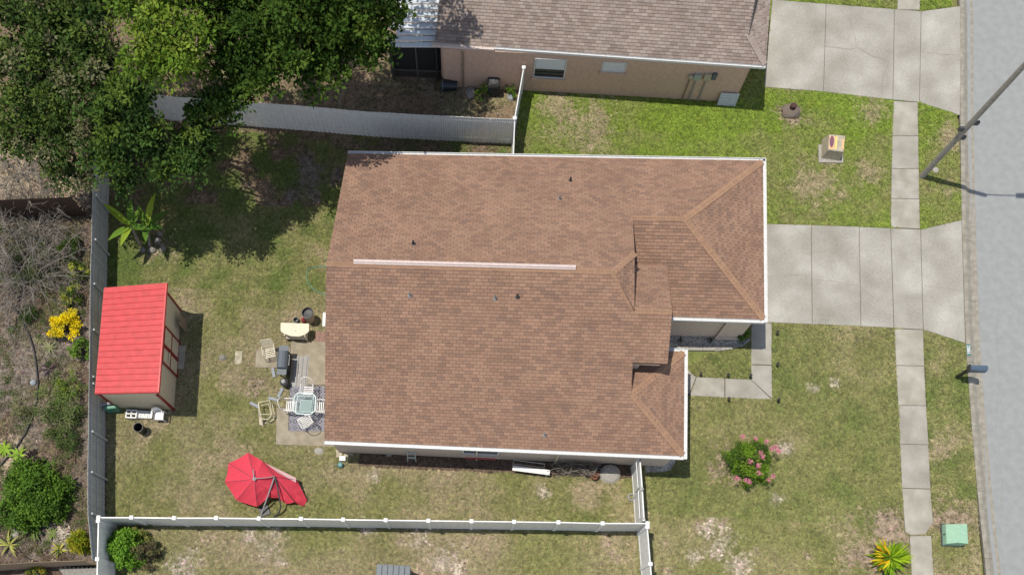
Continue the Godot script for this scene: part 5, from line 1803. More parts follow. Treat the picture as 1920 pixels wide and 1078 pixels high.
func shed() -> void:
	var SW := Vector3(-17.66, 0, -11.62); var SE := Vector3(-14.86, 0, -11.66); var NE := Vector3(-15.08, 0, -16.78); var NW := Vector3(-17.88, 0, -16.70)
	var t := thing("garden_shed", "beige shed with red ribbed metal roof and dark red trim", "shed", Vector3(-16.3, 0, -14.2))
	hard.append(PackedVector2Array([Vector2(SW.x, SW.z), Vector2(SE.x, SE.z), Vector2(NE.x, NE.z), Vector2(NW.x, NW.z)]))
	var hw := 2.30; var he := 2.68
	var mb := MB.new()
	var top := func(p: Vector3) -> Vector3:
		return Vector3(p.x, hw if (p == SW or p == NW) else he, p.z)
	for s in [[SW, SE], [SE, NE], [NE, NW], [NW, SW]]:
		mb.quad(s[0], s[1], top.call(s[1]), top.call(s[0]))
		var d: Vector3 = (s[1] - s[0]).normalized()
		var n := Vector3(d.z, 0, -d.x) * 0.06
		mb.quad(s[0] + n, s[1] + n, top.call(s[1]) + n, top.call(s[0]) + n)
	part(t, "wall", mb, MT.shedwall)
	# roof panels with ribs running down the slope
	var rSW := Vector3(-17.76, 2.38, -11.56); var rSE := Vector3(-14.57, 2.80, -11.60); var rNE := Vector3(-14.79, 2.80, -16.90); var rNW := Vector3(-17.98, 2.38, -16.76)
	var n := 18
	for i in n:
		var f0 := float(i) / n; var f1 := float(i + 1) / n
		var a := rSW.lerp(rNW, f0); var b := rSE.lerp(rNE, f0); var c := rSE.lerp(rNE, f1); var d := rSW.lerp(rNW, f1)
		mb = MB.new()
		var up := Vector3(0, 0.03, 0)
		mb.quad(d, c, b, a)
		var e0 := a.lerp(d, 0.12); var e1 := b.lerp(c, 0.12)
		var e2 := a.lerp(d, 0.04); var e3 := b.lerp(c, 0.04)
		mb.quad(a, b, e3 + up, e2 + up); mb.quad(e2 + up, e3 + up, e1 + up, e0 + up); mb.quad(e0 + up, e1 + up, b.lerp(c, 0.18), a.lerp(d, 0.18))
		part(t, "roof_panel", mb, MT.redmetal)
	mb = MB.new()
	for s in [[rSW, rSE], [rSE, rNE], [rNE, rNW], [rNW, rSW]]:
		mb.bar(s[0] + Vector3(0, -0.05, 0), s[1] + Vector3(0, -0.05, 0), 0.03, 0.10)
	mb.bar(rSE + Vector3(-0.02, 0.03, 0), rNE + Vector3(-0.02, 0.03, 0), 0.07, 0.02)
	part(t, "roof_edge", mb, MT.redmetal)
	# trim at the corners and round the double door
	for p in [SW, SE, NE]:
		mb = MB.new()
		mb.box(p + Vector3(0, 1.15, 0), Vector3(0.1, 2.3, 0.1))
		part(t, "corner_trim", mb, MT.redtrim)
	var d := (NE - SE).normalized()
	var out := Vector3(-d.z, 0, d.x)
	var S := func(px: float, py: float) -> float: return (UP(px, py, SE + out * 0.03, out) - SE).dot(d)
	var s0: float = S.call(323, 700); var s1: float = S.call(328, 671); var s2: float = S.call(331, 636)
	for k in [[s0, s1], [s1, s2]]:
		mb = MB.new()
		mb.bar(SE + d * (k[0] + 0.04) + out * 0.03 + Vector3(0, 1.07, 0), SE + d * (k[1] - 0.04) + out * 0.03 + Vector3(0, 1.07, 0), 0.05, 2.0)
		var leaf := part(t, "door", mb, MT.shedwall)
		mb = MB.new()
		for s in [k[0] + 0.05, k[1] - 0.05]:
			mb.bar(SE + d * s + out * 0.06 + Vector3(0, 0.05, 0), SE + d * s + out * 0.06 + Vector3(0, 2.1, 0), 0.09, 0.04, out)
		for y in [0.1, 1.1, 2.08]:
			mb.bar(SE + d * k[0] + out * 0.06 + Vector3(0, y, 0), SE + d * k[1] + out * 0.06 + Vector3(0, y, 0), 0.04, 0.06 if y == 1.1 else 0.1)
		part(leaf, "door_trim", mb, MT.redtrim)
	mb = MB.new()
	mb.bar(SE + d * (s0 + 0.3) + out * 0.1 + Vector3(0, 1.35, 0), SE + d * (s1 - 0.12) + out * 0.1 + Vector3(0, 1.35, 0), 0.03, 0.12)
	part(t, "door_sign", mb, MT.cream, "small pale sign board on the shed door")
	# step
	var st := U(339, 671)
	var step := thing("shed_step", "pale two-slab step in the shade at the shed door", "step", st)
	for i in 3:
		mb = MB.new()
		mb.box(Vector3(st.x, 0.07, st.z - 0.4 + i * 0.4), Vector3(0.42, 0.14, 0.385), 0, Basis.IDENTITY, 0.01)
		part(step, "paver", mb, MT.concrete_b)
	# curved board against the north end
	mb = MB.new()
	var wp := SE + d * 4.35 + out * 0.22
	for i in 6:
		var a0 := -1.2 + i * 0.4
		var p := wp + d * sin(a0) * 0.32 + out * cos(a0) * 0.12
		var q := wp + d * sin(a0 + 0.4) * 0.32 + out * cos(a0 + 0.4) * 0.12
		mb.bar(p + Vector3(0, 0.45, 0), q + Vector3(0, 0.45, 0), 0.03, 0.9)
	solo("curved_panel", mb, MT.tanwood, Vector3(wp.x, 0, wp.z), "curved tan panel standing against the shed wall", "panel")
	# white plastic chairs and things on the south side
	var c0 := U(303, 783)
	t = thing("plastic_chair", "white moulded plastic armchair by the shed's corner", "chair", c0)
	mb = MB.new()
	mb.box(c0 + Vector3(0, 0.41, 0), Vector3(0.5, 0.04, 0.48), 0, Basis.IDENTITY, 0.015)
	part(t, "seat", mb, MT.white)
	mb = MB.new()
	for i in 7:
		var a := -1.25 + i * 0.36
		var p := c0 + Vector3(sin(a) * 0.28, 0.63, -cos(a) * 0.28 + 0.02)
		var q := c0 + Vector3(sin(a + 0.36) * 0.28, 0.63, -cos(a + 0.36) * 0.28 + 0.02)
		mb.bar(p, q, 0.03, 0.44 if i > 0 and i < 6 else 0.2)
	part(t, "backrest", mb, MT.white)
	for s in [-1, 1]:
		mb = MB.new()
		mb.bar(c0 + Vector3(s * 0.27, 0.63, -0.12), c0 + Vector3(s * 0.27, 0.61, 0.22), 0.07, 0.03)
		part(t, "armrest", mb, MT.white)
		for z in [-0.2, 0.2]:
			mb = MB.new()
			mb.bar(c0 + Vector3(s * 0.23, 0, z * 1.1), c0 + Vector3(s * 0.22, 0.41, z), 0.06, 0.04)
			part(t, "leg", mb, MT.white)
	var c1 := U(273, 779)
	t = thing("plastic_shelving", "white ribbed plastic panel lying beside the plastic armchair", "panel", c1)
	for i in 8:
		mb = MB.new()
		mb.box(c1 + Vector3(-0.32 + i * 0.09, 0.10 + 0.01 * (i % 2), 0), Vector3(0.075, 0.16, 0.38), 0.0, Basis.IDENTITY, 0.01)
		part(t, "rib", mb, MT.white)
	var c2 := U(250, 779)
	t = thing("plastic_crate_frame", "white plastic crate frame with four openings under the shed wall", "crate", c2)
	for k in [[0.0, -0.19, 0.52, 0.05], [0.0, 0.19, 0.52, 0.05], [0.0, 0.0, 0.52, 0.05], [-0.25, 0.0, 0.05, 0.42], [0.25, 0.0, 0.05, 0.42], [0.0, 0.0, 0.06, 0.42]]:
		mb = MB.new()
		mb.box(c2 + Vector3(k[0], 0.15, k[1]), Vector3(k[2], 0.3, k[3]) + Vector3(0, 0.002 * k[0], 0))
		part(t, "wall", mb, MT.white)
	var b0 := U(268, 808)
	t = thing("black_barrel", "open black barrel on the lawn south of the shed", "barrel", b0)
	mb = MB.new()
	mb.lathe(b0, [[0.2, 0.0], [0.21, 0.1], [0.235, 0.6], [0.25, 0.62], [0.25, 0.65], [0.215, 0.65], [0.19, 0.08], [0.0, 0.08]], 20)
	part(t, "body", mb, MT.black)
	# blue and green bits stored in the shed's gap
	for k in [[199, 757, 0.5, MT.blueish, "bluish plank stored between shed and fence"], [206, 764, 0.3, MT.hose, "green tarp bundle stored between shed and fence"]]:
		var p := U(k[0], k[1], 0.6)
		mb = MB.new()
		mb.box(Vector3(p.x, 0.33, p.z), Vector3(0.6, 0.66, 0.16), 0.5 * k[2], Basis.IDENTITY, 0.03)
		solo("stored_board" if k[3] == MT.blueish else "tarp_bundle", mb, k[3], Vector3(p.x, 0, p.z), k[4], "board" if k[3] == MT.blueish else "tarp")
	# small things on the back lawn
	var pv := U(447, 671)
	mb = MB.new()
	mb.box(Vector3(pv.x, 0.02, pv.z), Vector3(0.36, 0.05, 0.68), 0.04, Basis.IDENTITY, 0.008)
	solo("stepping_stone", mb, MT.tanbox, pv, "tan rectangular paver sunk in the back lawn", "paver")
	var rk := U(417, 671)
	mb = MB.new()
	mb.lathe(rk, [[0.2, 0.0], [0.21, 0.06], [0.14, 0.14], [0.0, 0.17]], 7, 1.0, 0.8)
	solo("rock", mb, MT.rock, rk, "grey rock on the lawn beside the tan paver", "rock")

func street_things() -> void:
	# street light pole
	var b := Vector3(20.73, 0, -24.86)
	var t := thing("street_light", "tall grey wooden street light pole standing by the sidewalk", "street light", b)
	var mb := MB.new()
	mb.tube([b + Vector3(0, -0.3, 0), b + Vector3(0, 4.5, 0), b + Vector3(0, 9.4, 0)], 0.145, 0.10, 14)
	part(t, "pole", mb, MT.pole)
	mb = MB.new()
	mb.tube([b + Vector3(0, 8.9, 0), b + Vector3(0.6, 9.25, 0), b + Vector3(1.5, 9.3, 0.0)], 0.035, 0.03, 6)
	part(t, "arm", mb, MT.steel)
	mb = MB.new()
	mb.box(b + Vector3(1.75, 9.28, 0), Vector3(0.6, 0.14, 0.26), 0, Basis.IDENTITY, 0.04)
	part(t, "lamp_head", mb, MT.grey)
	# two brackets on the pole
	for q in [[1822, 232, 1], [1808, 266, 1], [1808, 236, -1]]:
		var hgt := 3.0
		for k in 30:
			var p := U(q[0], q[1], 2.0 + k * 0.1)
			if Vector2(p.x - b.x, p.z - b.z).length() < Vector2(U(q[0], q[1], hgt).x - b.x, U(q[0], q[1], hgt).z - b.z).length(): hgt = 2.0 + k * 0.1
		mb = MB.new()
		mb.box(b + Vector3(0.2 * q[2], hgt, 0.02), Vector3(0.22, 0.22, 0.12), 0.0, Basis.IDENTITY, 0.02)
		part(t, "bracket_box", mb, MT.charcoal)
	mb = MB.new()
	var rp := U(1754, 320)
	mb.lathe(rp, [[0.16, 0.0], [0.14, 0.07], [0.0, 0.1]], 8)
	solo("rock", mb, MT.palestone, rp, "pale rock at the foot of the street light pole", "rock")
	# mailbox
	b = Vector3(21.86, 0, -14.73)
	t = thing("mailbox", "slate blue mailbox on a black post at the kerb", "mailbox", b)
	mb = MB.new()
	mb.box(b + Vector3(0, 0.53, 0), Vector3(0.11, 1.06, 0.11))
	mb.bar(b + Vector3(0, 0.55, 0), b + Vector3(0.34, 1.0, 0), 0.07, 0.07)
	part(t, "post", mb, MT.black)
	mb = MB.new()
	var c := b + Vector3(0.27, 1.06, 0)
	for i in 10:
		var u0 := PI * i / 10.0; var u1 := PI * (i + 1) / 10.0
		var A := Vector3(0, 0.14 + sin(u0) * 0.14, -cos(u0) * 0.15); var B := Vector3(0, 0.14 + sin(u1) * 0.14, -cos(u1) * 0.15)
		var L := Vector3(0.36, 0, 0)
		mb.quad(c + A - L, c + A + L, c + B + L, c + B - L)
		for s in [-1.0, 1.0]: mb.tri(c + L * s + Vector3(0, 0.14, 0), c + L * s + A, c + L * s + B)
	mb.box(c + Vector3(0, 0.07, 0), Vector3(0.72, 0.14, 0.30))
	var bx := part(t, "box", mb, MT.mailblue)
	mb = MB.new()
	mb.box(c + Vector3(-0.18, 0.2, 0.165), Vector3(0.22, 0.05, 0.02))
	part(bx, "flag", mb, MT.charcoal)
	mb = MB.new()
	mb.box(c + Vector3(-0.375, 0.13, 0), Vector3(0.03, 0.27, 0.32), 0, Basis.IDENTITY, 0.01)
	part(bx, "rear_cap", mb, MT.charcoal)
	# green transformer
	b = U(1784, 1004)
	b = Vector3(b.x - 0.02, 0, b.z)
	t = thing("transformer_box", "pale green metal utility transformer box on the verge", "utility box", b)
	mb = MB.new()
	mb.box(b + Vector3(0, 0.03, 0), Vector3(0.9, 0.1, 1.02))
	part(t, "pad", mb, MT.charcoal)
	mb = MB.new()
	var tw := 0.40; var td := 0.46
	var p0 := [Vector3(-tw, 0.08, -td), Vector3(tw, 0.08, -td), Vector3(tw, 0.08, td), Vector3(-tw, 0.08, td)]
	var p1 := [Vector3(-tw + 0.02, 0.34, -td + 0.02), Vector3(tw - 0.02, 0.60, -td + 0.02), Vector3(tw - 0.02, 0.60, td - 0.02), Vector3(-tw + 0.02, 0.34, td - 0.02)]
	for i in 4:
		var j := (i + 1) % 4
		mb.quad(b + p0[j], b + p0[i], b + p1[i], b + p1[j])
	var r0 := Vector3(-0.06, 0.64, -td + 0.05); var r1 := Vector3(-0.06, 0.64, td - 0.05)
	mb.quad(b + p1[0], b + r0, b + r1, b + p1[3])
	mb.quad(b + r0, b + p1[1], b + p1[2], b + r1)
	mb.tri(b + p1[0], b + p1[1], b + r0); mb.tri(b + p1[3], b + r1, b + p1[2])
	part(t, "cabinet", mb, MT.transgreen)
	mb = MB.new()
	mb.box(b + Vector3(-0.40, 0.22, 0), Vector3(0.02, 0.1, 0.06))
	part(t, "latch", mb, MT.charcoal)
	# tan utility box
	b = U(1560, 292)
	t = thing("utility_box", "tan utility pedestal with an orange and purple sticker on the north lawn", "utility box", Vector3(b.x, 0, b.z))
	mb = MB.new()
	mb.box(Vector3(b.x - 0.08, 0.04, b.z - 0.05), Vector3(1.15, 0.1, 0.95))
	part(t, "pad", mb, MT.palestone)
	var g := func(px: float, py: float, h: float) -> Vector3: return U(px, py, h)
	var hgt2 := 0.72
	var q0 := [U(1541, 262, 0.08), U(1583, 268, 0.08), U(1574, 302, 0.08), U(1540, 297, 0.08)]
	var q1: Array = [g.call(1555, 252, hgt2), g.call(1585, 255, hgt2), g.call(1582, 285, hgt2), g.call(1553, 281, hgt2)]
	mb = MB.new()
	for i in 4:
		var j := (i + 1) % 4
		mb.quad(q0[j], q0[i], q1[i], q1[j])
	mb.quad(q1[0], q1[1], q1[2], q1[3])
	part(t, "cabinet", mb, MT.tanbox)
	var mid := func(u: float, v: float) -> Vector3:   # on the top
		return q1[0].lerp(q1[1], u).lerp(q1[3].lerp(q1[2], u), v) + Vector3(0, 0.004, 0)
	mb = MB.new()
	mb.quad(mid.call(0.05, 0.1), mid.call(0.36, 0.1), mid.call(0.36, 0.92), mid.call(0.05, 0.92))
	var stk := part(t, "sticker", mb, MT.orange, "orange warning sticker")
	mb = MB.new()
	for i in 16:
		var a := TAU * i / 16; var e := TAU * (i + 1) / 16
		mb.tri(mid.call(0.2, 0.45) + Vector3(0, 0.004, 0), mid.call(0.2 + cos(a) * 0.14, 0.45 + sin(a) * 0.38) + Vector3(0, 0.004, 0), mid.call(0.2 + cos(e) * 0.14, 0.45 + sin(e) * 0.38) + Vector3(0, 0.004, 0))
	part(stk, "emblem", mb, MT.purple)
	mb = MB.new()
	mb.quad(mid.call(0.41, 0.1), mid.call(0.54, 0.1), mid.call(0.54, 0.9), mid.call(0.41, 0.9))
	part(t, "sticker", mb, MT.yellow)
	mb = MB.new()
	mb.quad(mid.call(0.86, 0.25), mid.call(0.98, 0.2), mid.call(0.98, 0.85), mid.call(0.86, 0.8))
	part(t, "sticker", mb, MT.orange)
	# path lights
	var lamp := thing("path_light", "", "path light", Vector3.ZERO, "small black path lights along the front path")
	mb = MB.new()
	mb.tube([Vector3(0, 0, 0), Vector3(0, 0.3, 0)], 0.012, 0.012, 5)
	part(lamp, "stake", mb, MT.black)
	mb = MB.new()
	mb.lathe(Vector3(0, 0.26, 0), [[0.035, 0.0], [0.04, 0.07], [0.075, 0.07], [0.06, 0.10], [0.0, 0.11]], 12)
	part(lamp, "cap", mb, MT.black)
	var first := true
	for q in [[1454, 627, "where the front path leaves the driveway"], [1454, 686, "halfway down the front path's lawn side"], [1456, 753, "at the front path's outer corner"], [1363, 751, "midway along the front path's south edge"], [1289, 744, "between the house wall and the front path's south edge"], [1311, 704, "on the little inner lawn at the path's bend to the porch"], [1362, 706, "midway along the little inner lawn's south edge"], [1404, 708, "in the little inner lawn's corner at the path"]]:
		var o := lamp if first else copy(lamp, Vector3.ZERO, 0)
		first = false
		o.position = U(q[0], q[1])
		o.set_meta("label", "small black path light " + q[2])
	# gravel beds
	gravel("white and grey gravel bed under the garage's south eave", poly_px([[1240, 625], [1398, 618], [1406, 628], [1403, 640], [1375, 651], [1262, 655], [1240, 655]]), 2600)
	gravel("grey gravel patch at the house's south-east corner", poly_px([[1207, 850], [1264, 850], [1266, 868], [1258, 880], [1243, 886], [1210, 886]]), 1100)
	var edg := [[[1270, 655], [1316, 656]], [[1317, 656], [1352, 655.5]], [[1340, 657.5], [1372, 653.5]], [[1373, 652.5], [1392, 648]], [[1393, 647.5], [1405, 638]]]
	for i in edg.size():
		var a := U(edg[i][0][0], edg[i][0][1]); var e := U(edg[i][1][0], edg[i][1][1])
		mb = MB.new()
		mb.bar(a + Vector3(0, 0.06, 0), e + Vector3(0, 0.06, 0), 0.14 if i < 3 else 0.06, 0.12)
		solo("edging_board", mb, MT.palestone if i < 3 else MT.grey, a, ["whitish edging board of the garage gravel bed starting at the porch", "whitish edging board in the middle of the garage gravel bed's border", "whitish edging board lying skewed over its neighbour", "grey edging piece where the gravel bed's border starts to curve", "grey edging piece touching the front path's shaded slab"][i], "edging", "edging of the gravel bed")

func gravel(label: String, poly: PackedVector2Array, n: int) -> void:
	var mb := MB.new()
	hard.append(poly)
	var lo := poly[0]; var hi := poly[0]
	for p in poly:
		lo = lo.min(p); hi = hi.max(p)
	mb.col = Color(0.25, 0.24, 0.23)
	mb.flat_prism(poly, -0.01, 0.012)
	var made := 0
	while made < n:
		var q := Vector2(rnd(lo.x, hi.x), rnd(lo.y, hi.y))
		made += 1
		if not Geometry2D.is_point_in_polygon(q, poly): continue
		var g := rnd(0.2, 0.68)
		mb.col = Color(g, g * 0.98, g * 0.95)
		var s := rnd(0.02, 0.042)
		var c := Vector3(q.x, 0.014, q.y)
		var a := rnd(0, TAU)
		var r: Array = []
		for k in 5: r.append(c + Vector3(cos(a + TAU * k / 5) * s * rnd(0.8, 1.2), rnd(0.0, 0.008), sin(a + TAU * k / 5) * s * rnd(0.8, 1.2)))
		var tp := c + Vector3(rnd(-0.3, 0.3) * s, s * rnd(0.5, 0.9), rnd(-0.3, 0.3) * s)
		for k in 5: mb.tri(tp, r[(k + 1) % 5], r[k])
	solo("gravel_bed", mb, MT.stone, Vector3((lo.x + hi.x) * 0.5, 0, (lo.y + hi.y) * 0.5), label, "gravel", "", "stuff")

func south_side() -> void:
	var mb: MB
	# stepladder against the south wall
	var b := U(772, 865)
	var t := thing("step_ladder", "grey-green step ladder standing against the south wall", "ladder", Vector3(b.x, 0, b.z))
	var ft := 1.15
	for s in [-1.0, 1.0]:
		mb = MB.new()
		mb.bar(Vector3(b.x + s * 0.2, 0, b.z), Vector3(b.x + s * 0.15, ft, b.z - 0.42), 0.05, 0.04)
		part(t, "front_rail", mb, MT.ladder)
		mb = MB.new()
		mb.bar(Vector3(b.x + s * 0.2, 0, b.z - 0.5), Vector3(b.x + s * 0.15, ft, b.z - 0.45), 0.04, 0.03)
		part(t, "rear_rail", mb, MT.ladder)
	for i in 3:
		mb = MB.new()
		var f := 0.25 + i * 0.3
		mb.box(Vector3(b.x, ft * f, b.z - 0.42 * f), Vector3(0.36, 0.03, 0.09))
		part(t, "step", mb, MT.ladder)
	mb = MB.new()
	mb.box(Vector3(b.x, ft + 0.02, b.z - 0.43), Vector3(0.36, 0.04, 0.2), 0, Basis.IDENTITY, 0.01)
	part(t, "top_cap", mb, MT.ladder)
	# white bench
	b = U(996, 884)
	t = thing("white_bench", "long white bench with a thin metal back rail on the lawn by the south wall", "bench", Vector3(b.x, 0, b.z))
	var a0 := U(961, 877, 0.4); var a1 := U(1031, 886, 0.4)
	mb = MB.new()
	mb.bar(a0, a1, 0.24, 0.04)
	part(t, "seat", mb, MT.white)
	var off := Vector3(0.03, 0.38, -0.30)
	mb = MB.new()
	mb.tube([a0 + Vector3(0, -0.4, -0.1), a0 + off * Vector3(1, 0.8, 1), a1.lerp(a0, 0.17) + off * Vector3(1, 0.8, 1), a1.lerp(a0, 0.17) + Vector3(0, -0.4, -0.1)], 0.018)
	mb.tube([a0 + off * 0.5, a1.lerp(a0, 0.17) + off * 0.5], 0.012)
	part(t, "back_rail", mb, MT.steel)
	for f in [0.08, 0.92]:
		mb = MB.new()
		var p := a0.lerp(a1, f)
		mb.box(Vector3(p.x, 0.19, p.z), Vector3(0.05, 0.38, 0.2))
		part(t, "leg", mb, MT.white)
	# brush pile
	b = U(1082, 873)
	var pile := thing("brush_pile", "pile of cut grey branches heaped against the south wall", "brush pile", b)
	for i in 130:
		mb = MB.new()
		var c := b + Vector3(rnd(-0.95, 0.95), rnd(0.03, 0.7), rnd(-0.2, 0.5))
		var a := rnd(0, TAU)
		var d := Vector3(cos(a), rnd(-0.25, 0.25), sin(a) * 0.6)
		var l := rnd(0.25, 0.6)
		var pts := [c - d * l, c - d * l * 0.3 + ball_dir() * 0.06, c + d * l * 0.4 + ball_dir() * 0.08, c + d * l]
		for k in 4: pts[k].y = maxf(pts[k].y, 0.02); pts[k].z = maxf(pts[k].z, -9.72)
		mb.tube(pts, rnd(0.012, 0.022), 0.006, 4)
		part(pile, "branch", mb, MT.twig if i % 5 else MT.bark)
	b = U(1113, 893)
	mb = MB.new()
	mb.lathe(b, [[0.14, 0.0], [0.2, 0.26], [0.22, 0.26], [0.22, 0.3], [0.18, 0.3], [0.16, 0.2], [0.0, 0.2]], 18)
	solo("plant_pot", mb, MT.terracotta, b, "terracotta pot in front of the brush pile", "pot")
	# grey round cover
	b = U(1143, 893)
	t = thing("round_cover", "pale grey round dish-shaped cover leaning beside the brush pile", "cover", b)
	mb = MB.new()
	var e := U(1144, 889, 0.12)
	var tl := Basis(Vector3.RIGHT, 0.25)
	for i in 28:
		var u0 := TAU * i / 28; var u1 := TAU * (i + 1) / 28
		for r in [[0.0, 0.35, 0.09, 0.08], [0.35, 0.48, 0.08, 0.0], [0.48, 0.48, 0.0, -0.07]]:
			var f := func(u: float, rr: float, y: float) -> Vector3: return e + tl * Vector3(cos(u) * rr, y, sin(u) * rr * 0.95)
			mb.quad(f.call(u0, r[0], r[2]), f.call(u0, r[1], r[3]), f.call(u1, r[1], r[3]), f.call(u1, r[0], r[2]))
	part(t, "shell", mb, MT.palestone)
	# wheel edger at the gate
	b = U(1184, 932)
	t = thing("wheel_edger", "rod with a small round wheel leaning on the white gate", "edger", b)
	mb = MB.new()
	var ring: Array = []
	for i in 17:
		var a := TAU * i / 16
		ring.append(b + Vector3(cos(a) * 0.15, 0.06, sin(a) * 0.15))
	mb.tube(ring, 0.045, -1, 6)
	part(t, "wheel", mb, MT.grey)
	mb = MB.new()
	mb.tube([b + Vector3(0.1, 0.08, -0.02), Vector3(7.22, 1.5, -8.45)], 0.018)
	part(t, "rod", mb, MT.charcoal)
	# stones and bits by the south-west corner
	var k := 0
	for q in [[636, 845, 0.3, "touching the south-west house corner"], [648, 847, 0.34, "under the eave, largest of the cluster"], [659, 850, 0.22, "at the shadow's edge, smallest of the cluster"], [636, 853, 0.28, "on the sunny side toward the watering can"], [650, 855, 0.26, "right behind the white box"]]:
		b = U(q[0], q[1])
		mb = MB.new()
		mb.box(b + Vector3(0, 0.025, 0), Vector3(q[2], 0.06, 0.2), rnd(-0.15, 0.15), Basis.IDENTITY, 0.008)
		solo("paver", mb, MT.tanbox, b, "pinkish beige paver " + q[3], "paver", "loose pavers")
	b = U(643, 861)
	mb = MB.new()
	mb.box(b + Vector3(0, 0.11, 0), Vector3(0.3, 0.22, 0.24), 0.05, Basis.IDENTITY, 0.02)
	solo("white_box", mb, MT.white, b, "small white box beside the loose pavers", "box")
	b = U(639, 873)
	t = thing("watering_can", "dark teal watering can on the lawn near the loose pavers", "watering can", b)
	mb = MB.new()
	mb.lathe(b, [[0.11, 0.0], [0.13, 0.04], [0.12, 0.22], [0.06, 0.25], [0.0, 0.25]], 14)
	part(t, "body", mb, MT.teal)
	mb = MB.new()
	mb.tube([b + Vector3(-0.1, 0.08, 0), b + Vector3(-0.26, 0.26, 0.02)], 0.025, 0.018)
	part(t, "spout", mb, MT.blueish)
	mb = MB.new()
	mb.tube([b + Vector3(0.1, 0.08, 0), b + Vector3(0.2, 0.18, 0), b + Vector3(0.08, 0.28, 0)], 0.014)
	part(t, "handle", mb, MT.teal)
	b = U(598, 846)
	mb = MB.new()
	mb.lathe(b, [[0.2, 0.0], [0.21, 0.05], [0.1, 0.1], [0.0, 0.11]], 7, 1.2, 0.8)
	solo("rock", mb, MT.palestone, b, "whitish rock on the lawn at the patio's south edge", "rock")
	b = U(729, 851)
	mb = MB.new()
	mb.box(b + Vector3(0, 0.02, 0), Vector3(0.24, 0.05, 0.24), 0.1, Basis.IDENTITY, 0.008)
	solo("stepping_stone", mb, MT.concrete, b, "grey square paver lying along the south wall", "paver")
	var row := thing("block_row", "row of small white blocks along the south wall next to the ladder", "blocks", U(798, 849))
	for i in 6:
		b = U(787 + i * 4.6, 847.5 + i * 0.3)
		mb = MB.new()
		mb.box(b + Vector3(0, 0.05, 0), Vector3(0.1, 0.1, 0.1), rnd(-0.2, 0.2), Basis.IDENTITY, 0.015)
		part(row, "block", mb, MT.palestone)
	# storage shed in the southern yard
	var s0 := U(706, 1057, 1.9); var s1 := U(770, 1058, 1.9)
	b = Vector3((s0.x + s1.x) * 0.5, 0, s0.z + 0.6)
	t = thing("storage_cabinet", "dark slate plastic storage cabinet with ribbed top in the southern yard", "storage cabinet", b)
	mb = MB.new()
	mb.box(b + Vector3(0, 0.92, 0), Vector3(s1.x - s0.x - 0.08, 1.84, 1.1))
	part(t, "body", mb, MT.charcoal)
	for i in 6:
		mb = MB.new()
		var w := (s1.x - s0.x) / 6.0
		mb.box(Vector3(s0.x + w * (i + 0.5), 1.875, b.z), Vector3(w - 0.012, 0.06, 1.2), 0, Basis.IDENTITY, 0.01)
		part(t, "lid_rib", mb, MT.slate)

